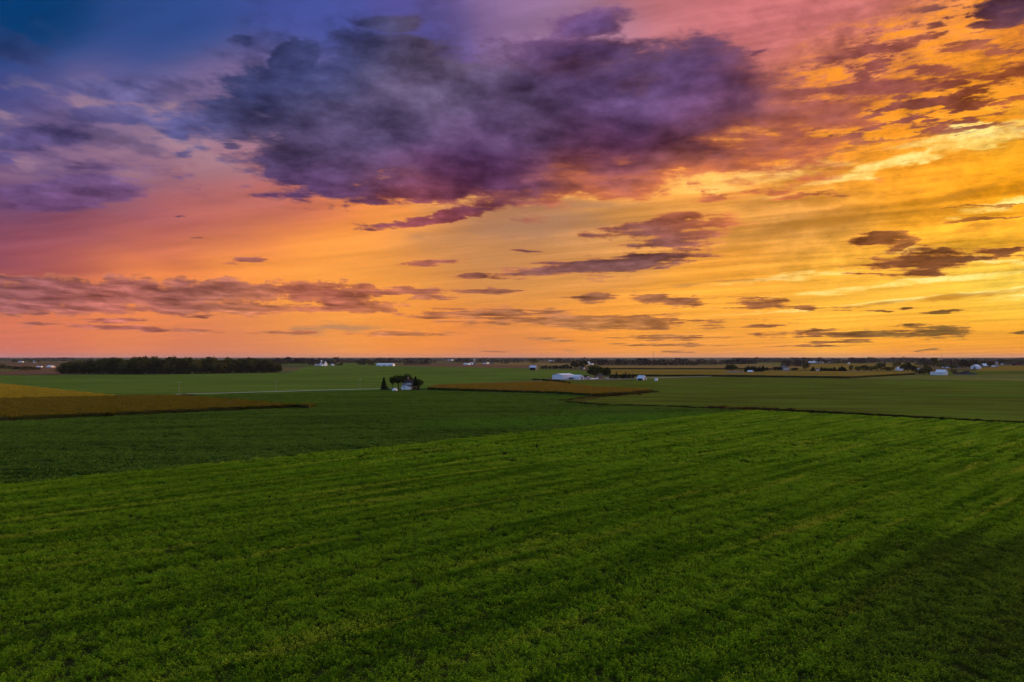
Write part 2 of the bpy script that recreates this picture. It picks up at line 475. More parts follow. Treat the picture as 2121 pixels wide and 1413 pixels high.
def principled(h, o, col, rough=0.8, spec=0.2, metal=0.0, normal=None):
    p = h.n.new('ShaderNodeBsdfPrincipled')
    h.put(p.inputs['Base Color'], col)
    p.inputs['Roughness'].default_value = rough
    p.inputs['Specular IOR Level'].default_value = spec
    p.inputs['Metallic'].default_value = metal
    if normal is not None:
        h.l.new(normal, p.inputs['Normal'])
    h.l.new(p.outputs[0], o.inputs[0])
    return p

def c4(c): return tuple(c) + (1.0,)

def simple_mat(name, col, rough=0.7, var=0.15, scale=1.5, spec=0.2, metal=0.0, corr=None):
    """painted or weathered surface: base colour with blotches and streaks, optional sheet ribs"""
    m, h, o = newmat(name)
    tc = h.n.new('ShaderNodeTexCoord').outputs['Object']
    nz = h.noise(tc, scale, 5, 0.6, dim='3D')
    st = h.noise(h.mapping(tc, scale=(0.4, 0.4, 3.0)), 2.0, 4, 0.6, dim='3D')
    f = h.add(h.mul(h.sub(nz, 0.5), var * 2), h.mul(h.sub(st, 0.5), var))
    colv = h.v('SCALE', tuple(col), scale=h.add(1.0, f))
    nor = None
    if corr:
        b = h.n.new('ShaderNodeBump')
        b.inputs['Strength'].default_value = 0.4
        b.inputs['Distance'].default_value = 0.03
        x, y, z = h.sep(tc)
        w = h.m('SINE', h.mul(h.add(x, y), corr))
        h.l.new(w, b.inputs['Height'])
        nor = b.outputs[0]
    principled(h, o, colv, rough, spec, metal, nor)
    return m

ROW = R(41.3)       # row direction of the near crop
def field_mat(name, colA, colB, colC, row=ROW, stretch=4.0, size=9.0, csize=14.0, cth=0.58, bump=0.5, bscale=1.2, fine=0.35):
    """crop seen from above: two greens in long drifts along the rows, patches of a third colour, leaf-scale relief"""
    m, h, o = newmat(name)
    pos = h.n.new('ShaderNodeNewGeometry').outputs['Position']
    rv = h.mapping(pos, rot=(0, 0, row), scale=(stretch, 1, 1))
    n1 = h.noise(rv, 1.0 / size, 5, 0.6)
    n2 = h.noise(rv, 1.0 / csize, 4, 0.55)
    n3 = h.noise(pos, bscale, 4, 0.65, dim='3D')
    big = h.noise(pos, 1.0 / 150.0, 3, 0.5)
    c = h.mix(h.ss(n1, 0.38, 0.64), c4(colA), c4(colB))
    c = h.mix(h.mul(h.ss(n2, cth, cth + 0.14), 0.75), c, c4(colC))
    c = h.v('SCALE', c, scale=h.add(h.mad(h.sub(n3, 0.5), fine * 2, 1.0), h.mul(h.sub(big, 0.5), 0.5)))
    b = h.n.new('ShaderNodeBump')
    b.inputs['Strength'].default_value = bump
    b.inputs['Distance'].default_value = 0.5
    h.l.new(n3, b.inputs['Height'])
    principled(h, o, c, 1.0, 0.0, normal=b.outputs[0])
    return m

def leaf_mat(name, colA, colB, colC, row=ROW, stretch=4.0, size=9.0, csize=14.0, cth=0.58, trans=0.45, patch=None, top=None, stripe=None, pf=0.85):
    """crop leaves: the same drifts as field_mat plus a tone per leaf and light through the blade"""
    m, h, o = newmat(name)
    pos = h.n.new('ShaderNodeNewGeometry').outputs['Position']
    rv = h.mapping(pos, rot=(0, 0, row), scale=(stretch, 1, 1))
    n1 = h.noise(rv, 1.0 / size, 5, 0.6)
    n2 = h.noise(rv, 1.0 / csize, 4, 0.55)
    if stripe:      # drill passes: bands a planter-width wide, alternately thinner and lusher
        rx, ry, _ = h.sep(h.mapping(pos, rot=(0, 0, row)))
        wv = h.m('SINE', h.add(h.mul(ry, 6.2832 / stripe), h.mul(h.noise(rv, 0.02, 2, 0.5), 1.5)))
        wv2 = h.m('SINE', h.add(h.mul(ry, 6.2832 / (stripe * 3.1)), 1.0))
        n1 = h.add(n1, h.add(h.mul(wv, 0.038), h.mul(wv2, 0.05)))
        n2 = h.mad(wv, 0.03, n2)
    at = h.n.new('ShaderNodeAttribute')
    at.attribute_name = 'tone'
    tone = at.outputs['Fac']
    oi = h.n.new('ShaderNodeObjectInfo').outputs['Random']
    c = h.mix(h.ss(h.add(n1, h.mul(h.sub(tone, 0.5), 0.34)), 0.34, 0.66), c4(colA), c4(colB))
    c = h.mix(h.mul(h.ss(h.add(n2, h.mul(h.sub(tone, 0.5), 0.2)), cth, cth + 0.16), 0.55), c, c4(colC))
    if patch:
        (cx, cy), ang, (ra, rb), pc = patch
        d = h.v('LENGTH', h.v('MULTIPLY', h.mapping(pos, (cx, cy, 0), (0, 0, ang), (ra, rb, 1)), (1, 1, 0)))
        c = h.mix(h.mul(h.ss(h.add(d, h.mul(n1, 0.6)), 1.5, 0.8), pf), c, c4(pc))
    if top:
        c = h.mix(h.ss(h.add(tone, 0.0), 0.80, 0.9), c, c4(top))
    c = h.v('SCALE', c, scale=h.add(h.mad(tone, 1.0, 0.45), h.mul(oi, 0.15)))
    df = h.n.new('ShaderNodeBsdfDiffuse')
    tr = h.n.new('ShaderNodeBsdfTranslucent')
    h.l.new(c, df.inputs[0])
    h.l.new(c, tr.inputs[0])
    mx = h.n.new('ShaderNodeMixShader')
    mx.inputs[0].default_value = trans
    h.l.new(df.outputs[0], mx.inputs[1])
    h.l.new(tr.outputs[0], mx.inputs[2])
    h.l.new(mx.outputs[0], o.inputs[0])
    return m

def foliage_mat(name, col, col2, trans=0.25):
    m, h, o = newmat(name)
    at = h.n.new('ShaderNodeAttribute')
    at.attribute_name = 'tone'
    oi = h.n.new('ShaderNodeObjectInfo').outputs['Random']
    c = h.mix(h.ss(h.add(h.mul(at.outputs['Fac'], 0.6), h.mul(oi, 0.6)), 0.25, 0.95), c4(col), c4(col2))
    df = h.n.new('ShaderNodeBsdfDiffuse')
    tr = h.n.new('ShaderNodeBsdfTranslucent')
    h.l.new(c, df.inputs[0])
    h.l.new(c, tr.inputs[0])
    mx = h.n.new('ShaderNodeMixShader')
    mx.inputs[0].default_value = trans
    h.l.new(df.outputs[0], mx.inputs[1])
    h.l.new(tr.outputs[0], mx.inputs[2])
    h.l.new(mx.outputs[0], o.inputs[0])
    return m

# crop colours (reflectance)
SOY_A, SOY_B, SOY_Y = (0.072, 0.155, 0.006), (0.175, 0.305, 0.011), (0.400, 0.400, 0.026)
DK_A, DK_B, DK_C = (0.046, 0.092, 0.011), (0.092, 0.158, 0.016), (0.10, 0.18, 0.012)

M = {}
M['ground'] = field_mat('far_farmland', (0.10, 0.075, 0.030), (0.16, 0.105, 0.035), (0.07, 0.08, 0.03), row=0, stretch=5, size=260, csize=420, cth=0.5, bump=0.2, bscale=0.15)
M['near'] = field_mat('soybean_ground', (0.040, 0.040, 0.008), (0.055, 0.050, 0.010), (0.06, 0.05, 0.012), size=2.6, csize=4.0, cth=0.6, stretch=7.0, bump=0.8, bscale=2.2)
M['dk'] = field_mat('dark_soybean_ground', DK_A, DK_B, DK_C, row=R(8), size=10, csize=26, stretch=6, bump=0.7, bscale=1.4)
M['green'] = field_mat('green_crop_field', (0.078, 0.118, 0.014), (0.120, 0.162, 0.019), (0.15, 0.155, 0.022), row=R(4), stretch=9, size=16, csize=40, bump=0.6, bscale=0.8)
M['olive'] = field_mat('olive_crop_field', (0.086, 0.088, 0.010), (0.112, 0.135, 0.013), (0.095, 0.175, 0.013), row=R(-9), stretch=5, size=13, csize=40, bump=0.6, bscale=0.8)
M['pale'] = field_mat('pale_hay_field', (0.135, 0.13, 0.026), (0.16, 0.15, 0.032), (0.18, 0.15, 0.034), row=R(2), stretch=9, size=20, csize=60, bump=0.4, bscale=0.6)
M['gold'] = field_mat('ripe_golden_field', (0.20, 0.125, 0.018), (0.26, 0.16, 0.022), (0.16, 0.12, 0.02), row=R(6), stretch=9, size=14, csize=30, bump=0.6, bscale=0.9)
M['tan'] = field_mat('ripe_tan_field', (0.22, 0.13, 0.035), (0.27, 0.165, 0.045), (0.2, 0.14, 0.04), row=0, stretch=9, size=30, csize=70, bump=0.4, bscale=0.5)
M['brown'] = field_mat('bare_brown_field', (0.16, 0.075, 0.035), (0.19, 0.095, 0.045), (0.15, 0.10, 0.035), row=0, stretch=8, size=30, csize=60, bump=0.4, bscale=0.5)
M['corn'] = field_mat('corn_field_floor', (0.05, 0.042, 0.006), (0.075, 0.055, 0.007), (0.05, 0.055, 0.008), row=R(9), stretch=7, size=8, csize=20, bump=0.8, bscale=1.2)
M['stalk'] = field_mat('shaded_corn_stalks', (0.030, 0.036, 0.008), (0.050, 0.048, 0.011), (0.06, 0.045, 0.014), row=0, stretch=1, size=6, csize=9, bump=0.6, bscale=2.0)  # sides of the corn blocks: edge shade put into the colour
M['gravel'] = simple_mat('pale_gravel', (0.34, 0.29, 0.22), 0.95, 0.2, 0.4)
M['soil'] = simple_mat('bare_soil', (0.10, 0.055, 0.03), 0.95, 0.3, 0.5)
M['lawn'] = field_mat('mown_lawn', (0.035, 0.06, 0.012), (0.05, 0.08, 0.016), (0.09, 0.08, 0.03), row=0.3, stretch=1.5, size=8, csize=12, bump=0.3, bscale=1.0)

# ================================================================== ground and fields
G0 = 26000.0
ground = mesh_obj('ground', [(-G0, -1500, 0), (G0, -1500, 0), (G0, 28000, 0), (-G0, 28000, 0)], [(0, 1, 2, 3)], M['ground'])
tag(ground, kind='structure')

_lvl = [0.0]
def field_sheet(name, pix, mat, z=None):
    _lvl[0] += 0.012
    pts = [gp(*p) for p in pix]
    o = mesh_obj(name, [(x, y, z if z is not None else _lvl[0]) for x, y in pts], [tuple(range(len(pts)))][:1], mat)
    me = o.data
    bm = bmesh.new()
    bm.from_mesh(me)
    bmesh.ops.recalc_face_normals(bm, faces=bm.faces)
    for f in bm.faces:
        if f.normal.z < 0:
            f.normal_flip()
    bmesh.ops.triangulate(bm, faces=bm.faces)
    bm.to_mesh(me)
    bm.free()
    tag(o, kind='structure')
    return o

P_NEAR = [(-900, 1101), (0, 1010), (1560, 852), (2121, 881), (2900, 921), (2900, 1750), (-900, 1750)]
P_DK = [(-900, 1101), (0, 1010), (1560, 852), (1480, 849), (1400, 846), (1290, 842), (1170, 836), (1222, 822), (1160, 817), (880, 808), (790, 807), (372, 818.3), (655, 843.5), (0, 876), (-900, 921)]
P_CORN = [(-700, 911), (0, 876), (652, 845), (640, 839, 2.2), (380, 818.3, 2.2), (290, 818.3, 2.2), (0, 824, 2.2), (-700, 838, 2.2)]
P_GOLD = [(-700, 838, 2.2), (0, 824, 2.2), (290, 818.3, 2.2), (0, 795), (-200, 778.8), (-700, 778.8)]
P_GREEN = [(-200, 778.6), (0, 795), (290, 818.3, 2.2), (372, 818.2), (790, 806.5), (880, 807), (900, 797), (1140, 787), (1100, 766), (640, 757), (600, 772), (130, 777)]
P_MID = [(885, 808.5), (1160, 818), (1224, 822.5), (1300, 818.5), (1352, 812.5), (1230, 800, 2.1), (1140, 790, 2.1), (905, 797, 2.1)]
P_OLIVE = [(1170, 836), (1224, 822), (1352, 812), (1230, 800), (1140, 788), (1240, 788), (1470, 780.5), (1760, 785), (2121, 790), (2900, 797), (2900, 921), (2121, 880), (1640, 853), (1560, 851.5), (1400, 845), (1250, 842)]
P_PALE = [(1760, 784.5), (1895, 777), (2121, 776), (2900, 775), (2900, 796.5), (2121, 789.5)]
field_sheet('bare_field', [(-900, 779.5), (130, 778), (130, 753), (-900, 753)], M['brown'])
field_sheet('hay_field_left', [(-900, 770), (34, 768), (48, 764), (-900, 765)], M['pale'])
field_sheet('green_field', P_GREEN, M['green'])
field_sheet('green_field_back', [(640, 757.5), (1100, 766), (1140, 787), (1240, 788), (1210, 768), (1090, 763), (820, 758.5), (640, 755)], M['green'])
field_sheet('brown_strip_field', [(820, 758.3), (1090, 762.6), (1100, 757), (1000, 754.5), (820, 755.5)], M['brown'])
field_sheet('tan_strip_field', [(980, 754), (1110, 757), (1240, 759), (1240, 753), (1000, 750.5)], M['tan'])
field_sheet('back_meadow', [(585, 757), (820, 756), (790, 751.5), (590, 752.5)], M['green'])
field_sheet('olive_field', P_OLIVE, M['olive'])
field_sheet('pale_field', P_PALE, M['pale'])
field_sheet('far_gold_field', [(1240, 764.2), (1700, 765.5), (1700, 755.5), (1560, 753.5), (1440, 757), (1240, 757.4)], M['tan'])
field_sheet('far_pale_field', [(1562, 757), (1625, 757), (1625, 751.5), (1562, 752)], M['pale'])
field_sheet('roadside_field', [(1640, 767), (1900, 768), (1900, 753), (1690, 753.5)], M['gold'])
field_sheet('far_right_field', [(1905, 776), (2900, 775), (2900, 769), (2020, 768.4), (1905, 770)], M['olive'])
field_sheet('barn_lot_field', [(2020, 768.2), (2900, 768.6), (2900, 757), (2050, 757)], M['gold'])
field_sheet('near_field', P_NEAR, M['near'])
field_sheet('dark_field', P_DK, M['dk'])
field_sheet('farmhouse_lawn', [(786, 809.5), (806, 811.5), (840, 811), (884, 808.5), (880, 805), (800, 804)], M['lawn'])
field_sheet('barn_lot', [(1140, 788), (1212, 787.8), (1300, 787), (1300, 782.5), (1130, 784)], M['soil'])
field_sheet('pale_lawn', [(1235, 784), (1320, 784), (1470, 780.5), (1300, 781), (1240, 781)], M['pale'])  # lawn strip in the pale hay colour

def crop_slab(name, pix, mat, h=2.2):
    """standing tall crop as one block with a ragged top edge"""
    pts = [gp(*p) for p in pix]
    V, F = [], []
    ring = []
    for i in range(len(pts)):
        a, b = Vector(pts[i]), Vector(pts[(i + 1) % len(pts)])
        n = max(1, min(60, int((b - a).length / 6)))
        for k in range(n):
            ring.append(a.lerp(b, k / n))
    n = len(ring)
    V = [(p.x, p.y, 0.0) for p in ring] + [(p.x, p.y, h + random.uniform(-0.15, 0.15)) for p in ring]
    F = [(i, (i + 1) % n, n + (i + 1) % n, n + i) for i in range(n)]
    o = mesh_obj(name, V, F + [tuple(range(n, 2 * n))], mat)
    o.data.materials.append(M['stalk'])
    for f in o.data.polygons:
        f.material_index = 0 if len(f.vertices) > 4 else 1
    bm = bmesh.new()
    bm.from_mesh(o.data)
    bmesh.ops.triangulate(bm, faces=[f for f in bm.faces if len(f.verts) > 4])
    bmesh.ops.recalc_face_normals(bm, faces=bm.faces)
    bm.to_mesh(o.data)
    bm.free()
    return o

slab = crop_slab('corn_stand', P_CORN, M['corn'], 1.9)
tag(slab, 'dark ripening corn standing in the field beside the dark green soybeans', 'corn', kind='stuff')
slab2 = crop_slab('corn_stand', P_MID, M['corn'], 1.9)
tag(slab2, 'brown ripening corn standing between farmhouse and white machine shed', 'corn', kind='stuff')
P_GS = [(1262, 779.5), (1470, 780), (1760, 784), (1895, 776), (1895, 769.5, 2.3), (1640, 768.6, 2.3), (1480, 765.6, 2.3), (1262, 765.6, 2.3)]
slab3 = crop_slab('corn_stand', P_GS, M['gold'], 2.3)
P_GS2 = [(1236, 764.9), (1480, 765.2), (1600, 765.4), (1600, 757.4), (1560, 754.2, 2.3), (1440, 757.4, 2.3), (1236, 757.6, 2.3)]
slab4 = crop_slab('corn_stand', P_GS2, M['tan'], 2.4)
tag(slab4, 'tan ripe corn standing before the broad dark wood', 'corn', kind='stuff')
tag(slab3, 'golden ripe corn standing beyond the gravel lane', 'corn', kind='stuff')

# ------------------------------------------------------------------ lane
def strip(name, pix, width, mat, z=0.3, label=None):
    pts = [Vector(gp(*p)) for p in pix]
    V, F = [], []
    for i, p in enumerate(pts):
        a, b = pts[max(i - 1, 0)], pts[min(i + 1, len(pts) - 1)]
        d = (b - a).normalized()
        nn = Vector((-d.y, d.x)) * width * 0.5
        V += [(p.x - nn.x, p.y - nn.y, z), (p.x + nn.x, p.y + nn.y, z)]
    for i in range(len(pts) - 1):
        F.append((2 * i, 2 * i + 2, 2 * i + 3, 2 * i + 1))
    o = mesh_obj(name, V, F, mat)
    bm = bmesh.new()
    bm.from_mesh(o.data)
    bmesh.ops.recalc_face_normals(bm, faces=bm.faces)
    for f in bm.faces:
        if f.normal.z < 0: f.normal_flip()
    bm.to_mesh(o.data)
    bm.free()
    return tag(o, kind='structure')

strip('gravel_lane', [(364, 818.6), (470, 815.8), (600, 811.9), (700, 809), (792, 806.4), (830, 805.6)], 5.5, M['gravel'], z=0.6)
strip('gravel_lane', [(1172, 788.3), (1225, 787.4), (1280, 786.4), (1330, 784.8), (1400, 782.8), (1475, 780.2)], 6.5, M['gravel'], z=0.6)
strip('gravel_lane', [(1700, 768.9), (1775, 768.7), (1850, 769.5)], 7.0, M['gravel'], z=0.5)

# ------------------------------------------------------------------ scattered crop leaves (instances)
def variants(name, meshes):
    """hidden source pieces for the scattered crop (not linked to the scene)"""
    col = bpy.data.collections.new(name)
    for me in meshes:
        col.objects.link(bpy.data.objects.new(name + '_piece', me))
    return col

def scatter_tree(col):
    t = bpy.data.node_groups.new('scatter', 'GeometryNodeTree')
    t.interface.new_socket('Geometry', in_out='INPUT', socket_type='NodeSocketGeometry')
    t.interface.new_socket('Geometry', in_out='OUTPUT', socket_type='NodeSocketGeometry')
    gi = t.nodes.new('NodeGroupInput')
    go = t.nodes.new('NodeGroupOutput')
    ci = t.nodes.new('GeometryNodeCollectionInfo')
    ci.inputs['Collection'].default_value = col
    ci.inputs['Separate Children'].default_value = True
    ci.inputs['Reset Children'].default_value = True
    ip = t.nodes.new('GeometryNodeInstanceOnPoints')
    ip.inputs['Pick Instance'].default_value = True
    def attr(nm, typ):
        a = t.nodes.new('GeometryNodeInputNamedAttribute')
        a.data_type = typ
        a.inputs['Name'].default_value = nm
        return a.outputs['Attribute']
    t.links.new(gi.outputs[0], ip.inputs['Points'])
    t.links.new(ci.outputs[0], ip.inputs['Instance'])
    t.links.new(attr('pick', 'INT'), ip.inputs['Instance Index'])
    cx = t.nodes.new('ShaderNodeCombineXYZ')
    t.links.new(attr('turn', 'FLOAT'), cx.inputs[2])
    er = t.nodes.new('FunctionNodeEulerToRotation')
    t.links.new(cx.outputs[0], er.inputs[0])
    t.links.new(er.outputs[0], ip.inputs['Rotation'])
    t.links.new(attr('size', 'FLOAT'), ip.inputs['Scale'])
    t.links.new(ip.outputs[0], go.inputs[0])
    return t

def scatter(name, pts, col, sizes, label, cat, turn=None, z=0.0):
    n = len(pts)
    me = bpy.data.meshes.new(name)
    me.vertices.add(n)
    co = np.zeros((n, 3), np.float32)
    co[:, :2] = pts
    co[:, 2] = z
    me.vertices.foreach_set('co', co.ravel())
    nv = len(col.objects)
    for nm, typ, val in (('pick', 'INT', rng.integers(0, nv, n)), ('turn', 'FLOAT', turn if turn is not None else rng.uniform(0, 6.283, n)), ('size', 'FLOAT', sizes)):
        a = me.attributes.new(nm, typ, 'POINT')
        a.data.foreach_set('value', np.asarray(val, dtype=np.int32 if typ == 'INT' else np.float32))
    o = bpy.data.objects.new(name, me)
    C.objects.link(o)
    md = o.modifiers.new('scatter', 'NODES')
    md.node_group = scatter_tree(col)
    tag(o, label, cat, kind='stuff')
    return o

def inside(pts, poly):
    x, y = pts[:, 0], pts[:, 1]
    r = np.zeros(len(pts), bool)
    n = len(poly)
    for i in range(n):
        x0, y0 = poly[i]
        x1, y1 = poly[(i + 1) % n]
        if y0 == y1:
            continue
        c = ((y0 > y) != (y1 > y)) & (x < (x1 - x0) * (y - y0) / (y1 - y0) + x0)
        r ^= c
    return r

def grid_points(pix, step, jit, ymin, ymax, side=30.0):
    poly = [gp(*p) for p in pix]
    xs = np.arange(-0.78 * ymax - side, 0.78 * ymax + side, step)
    ys = np.arange(ymin, ymax, step)
    X, Y = np.meshgrid(xs, ys)
    p = np.stack([X.ravel(), Y.ravel()], 1)
    p = p[np.abs(p[:, 0]) < 0.78 * p[:, 1] + side]
    p += rng.uniform(-jit, jit, p.shape) * step
    return p[inside(p, poly)]

def soy_patch(size, n, leaf, lo, hi, mat, dens=5, spread=0.17):
    c = np.empty((n, 3))
    c[:, :2] = rng.uniform(-size / 2, size / 2, (n, 2))
    # bushy plants: leaves crowd around plant centres, taller in the middle
    k = max(3, int(size * size * dens))
    pc = rng.uniform(-size / 2, size / 2, (k, 2))
    ph = rng.uniform(0.75, 1.1, k)
    j = rng.integers(0, k, n)
    off = rng.normal(0, spread, (n, 2))
    c[:, :2] = pc[j] + off
    r = np.clip(np.linalg.norm(off, axis=1) / (spread * 2.4), 0, 1)
    c[:, 2] = (lo + (hi - lo) * rng.uniform(0.2, 1.0, n) ** 0.6) * ph[j] * (1 - 0.35 * r)
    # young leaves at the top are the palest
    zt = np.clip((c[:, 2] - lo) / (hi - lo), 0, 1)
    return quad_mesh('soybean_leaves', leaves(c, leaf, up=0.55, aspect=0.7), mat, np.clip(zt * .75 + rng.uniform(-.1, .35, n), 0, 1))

M['soyleaf'] = leaf_mat('soybean_leaf', SOY_A, SOY_B, SOY_Y, size=2.4, csize=3.6, stretch=11.0, cth=0.61, stripe=6.1, pf=0.6, patch=(gp(2110, 1230), ROW, (36, 15), (0.070, 0.085, 0.012)))
bx, by = gp(1250, 871)
M['dkleaf'] = leaf_mat('dark_soybean_leaf', DK_A, DK_B, DK_C, row=R(8), size=10, csize=26, stretch=6, cth=0.62, patch=((bx, by), R(18), (75, 22), (0.088, 0.20, 0.014)))
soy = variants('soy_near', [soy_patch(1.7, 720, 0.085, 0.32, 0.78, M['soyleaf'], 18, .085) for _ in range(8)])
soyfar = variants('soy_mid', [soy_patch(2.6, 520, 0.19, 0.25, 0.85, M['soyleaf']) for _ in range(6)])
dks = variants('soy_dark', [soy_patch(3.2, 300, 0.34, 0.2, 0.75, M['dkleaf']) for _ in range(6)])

def clear_tracks(p, keep=0.02):
    """drop plants along the sprayer tracks (wheel lines parallel and across to the rows)"""
    d = np.array([math.cos(ROW), math.sin(ROW)])
    nrm = np.array([-d[1], d[0]])
    k = np.ones(len(p), bool)
    for px, py in ((2000, 1370), (2050, 1390)):
        q = np.array(gp(px, py))
        w = np.abs((p - q) @ nrm)
        s = (p - q) @ d
        k &= ~((w < 0.42) & (s < 26) & (np.sin(s * 1.3) > -0.75))
    for px, py in ((20, 1330), (95, 1330), (430, 1200)):
        q = np.array(gp(px, py))
        w = np.abs((p - q) @ d)
        k &= ~((w < 0.34) & (np.sin((p - q) @ nrm * 0.6) > 0.2))
    return k

p = grid_points(P_NEAR, 1.15, 0.5, 42, 150)
p = p[clear_tracks(p)]
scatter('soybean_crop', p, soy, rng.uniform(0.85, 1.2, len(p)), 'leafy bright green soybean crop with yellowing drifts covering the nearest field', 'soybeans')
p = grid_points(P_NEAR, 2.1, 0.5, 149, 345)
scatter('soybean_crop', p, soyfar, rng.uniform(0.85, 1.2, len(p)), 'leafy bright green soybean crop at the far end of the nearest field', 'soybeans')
P_DKC = [(790, 810.5) if q == (790, 807) else (372, 822.5) if q == (372, 818.3) else (880, 811) if q == (880, 808) else q for q in P_DK]
p = grid_points(P_DKC, 2.7, 0.5, 100, 520)
scatter('soybean_crop', p, dks, rng.uniform(0.85, 1.2, len(p)), 'dark green soybean crop between the bright field and the farmhouse', 'soybeans')
print('soy done')

def corn_patch(size, n, mat):
    """corn stalks: arching blades below, a dry tassel on top"""
    Vs, T = [], []
    for _ in range(n):
        x, y = rng.uniform(-size / 2, size / 2, 2)
        hh = rng.uniform(2.0, 2.45)
        for k in range(5):
            a = rng.uniform(0, 6.283)
            z = hh * rng.uniform(0.35, 0.9)
            L = rng.uniform(0.35, 0.6)
            dxy = np.array([math.cos(a), math.sin(a)]) * L
            w = np.array([-math.sin(a), math.cos(a)]) * 0.09
            Vs.append([(x - w[0], y - w[1], z), (x + w[0], y + w[1], z), (x + dxy[0] + w[0] * .4, y + dxy[1] + w[1] * .4, z + 0.12), (x + dxy[0] - w[0] * .4, y + dxy[1] - w[1] * .4, z + 0.12)])
            T.append(rng.uniform(0, 0.75))
        a = rng.uniform(0, 6.283)
        w = np.array([math.cos(a), math.sin(a)]) * 0.16
        Vs.append([(x - w[0] * .3, y - w[1] * .3, hh - 0.35), (x + w[0] * .3, y + w[1] * .3, hh - 0.35), (x + w[0], y + w[1], hh), (x - w[0], y - w[1], hh)])
        T.append(rng.uniform(0.9, 1.0))
    return quad_mesh('corn_plants', np.array(Vs), mat, T)

M['cornleaf'] = leaf_mat('corn_leaf', (0.050, 0.050, 0.006), (0.085, 0.068, 0.008), (0.060, 0.070, 0.008), row=R(9), stretch=7, size=8, csize=20, trans=0.35, top=(0.110, 0.086, 0.008))
M['cornleaf2'] = leaf_mat('dry_corn_leaf', (0.08, 0.060, 0.008), (0.115, 0.080, 0.010), (0.08, 0.075, 0.010), row=R(9), stretch=7, size=8, csize=20, trans=0.35, top=(0.15, 0.104, 0.012))
M['goldleaf'] = leaf_mat('ripe_bean_leaf', (0.28, 0.20, 0.012), (0.38, 0.265, 0.016), (0.26, 0.22, 0.015), row=R(9), stretch=8, size=9, csize=20, trans=0.3)
corn = variants('corn', [corn_patch(3.0, 42, M['cornleaf']) for _ in range(5)])
corn2 = variants('dry_corn', [corn_patch(3.2, 42, M['cornleaf2']) for _ in range(5)])
goldp = variants('ripe_beans', [soy_patch(3.2, 260, 0.36, 0.2, 0.8, M['goldleaf']) for _ in range(4)])
p = grid_points(P_CORN, 2.6, 0.5, 150, 460, 40)
scatter('corn_crop', p, corn, rng.uniform(0.9, 1.12, len(p)), 'ripening corn plants with tan tassels beside the dark soybeans', 'corn')
p = grid_points(P_MID, 3.0, 0.5, 300, 720, 0)
scatter('corn_crop', p, corn2, rng.uniform(0.9, 1.12, len(p)), 'dry brown corn plants between farmhouse and white machine shed', 'corn')
p = grid_points(P_GOLD, 3.4, 0.5, 300, 640, 30)
scatter('ripe_bean_crop', p, goldp, rng.uniform(0.9, 1.12, len(p)), 'golden ripe crop behind the dark corn', 'soybeans')
field_sheet('gold_field', P_GOLD, M['gold'])

# weedy ditch banks
def tuft(n, h, spread, mat):
    Vs = []
    for _ in range(n):
        x, y = rng.normal(0, spread, 2)
        a = rng.uniform(0, 6.283)
        hh = h * rng.uniform(0.5, 1.15)
        w = np.array([math.cos(a), math.sin(a)]) * 0.09
        l = rng.normal(0, 0.25, 2) * hh
        Vs.append([(x - w[0], y - w[1], 0), (x + w[0], y + w[1], 0), (x + l[0] + w[0] * .5, y + l[1] + w[1] * .5, hh), (x + l[0] - w[0] * .5, y + l[1] - w[1] * .5, hh)])
    return quad_mesh('grass_tuft', np.array(Vs), mat, rng.uniform(0, 1, n))
M['weed'] = foliage_mat('dry_red_weeds', (0.045, 0.022, 0.010), (0.085, 0.045, 0.018))
M['weedg'] = foliage_mat('yellow_bank_grass', (0.10, 0.12, 0.02), (0.17, 0.15, 0.03))
M['weedd'] = foliage_mat('dark_bank_weeds', (0.014, 0.018, 0.006), (0.03, 0.03, 0.010))
weed = variants('weeds', [tuft(60, 1.3, 0.9, M['weed']) for _ in range(3)])
weedg = variants('bank_grass', [tuft(60, 0.8, 0.9, M['weedg']) for _ in range(3)])
weedd = variants('dark_weeds', [tuft(60, 1.2, 0.8, M['weedd']) for _ in range(3)])
def along(pix, width, step):
    pts = [np.array(gp(*p)) for p in pix]
    out_ = []
    for a, b in zip(pts[:-1], pts[1:]):
        L = np.linalg.norm(b - a)
        n = max(2, int(L / step * max(1, width / step)))
        t = rng.uniform(0, 1, n)[:, None]
        d = (b - a) / L
        out_.append(a + (b - a) * t + np.array([-d[1], d[0]]) * rng.normal(0, width / 2.5, n)[:, None])
    return np.concatenate(out_)
D1 = [(1172, 835.5), (1250, 841), (1330, 843.5), (1400, 845), (1480, 847.5)]
D2 = [(1560, 851), (1640, 853), (1760, 858.5), (1900, 866.5), (2121, 879), (2500, 900)]
p = along(D1, 1.2, 0.8)
scatter('ditch_weeds', p, weedd, rng.uniform(0.6, 1.0, len(p)), 'dark weeds along the shallow ditch below the brown corn', 'weeds')
p = along(D2, 1.2, 0.55)
scatter('ditch_weeds', p, weedd, rng.uniform(0.4, 0.85, len(p)), 'dark weeds along the straight ditch bounding the bright green field', 'weeds')
p = along([(1450, 847), (1520, 849), (1640, 852)], 6, 2.2)
scatter('ditch_weeds', p, weed, rng.uniform(0.7, 1.2, len(p)), 'reddish dry weeds where the ditch meets the corner of the bright field', 'weeds')
p = along([(1165, 834), (1185, 829), (1215, 824.5), (1300, 818.5), (1358, 811)], 4.5, 2.4)
scatter('ditch_weeds', p, weed, rng.uniform(0.4, 1.0, len(p)), 'reddish dry weeds lining the hooked waterway at the end of the brown corn', 'weeds')
p = along([(1195, 834), (1207, 829.5), (1226, 825)], 4, 1.6)
scatter('bank_grass', p, weedg, rng.uniform(0.7, 1.2, len(p)), 'yellow green grass on the bank of the hooked waterway', 'grass')
p = along([(1105, 786.5), (1150, 789.5), (1180, 795)], 5, 3)
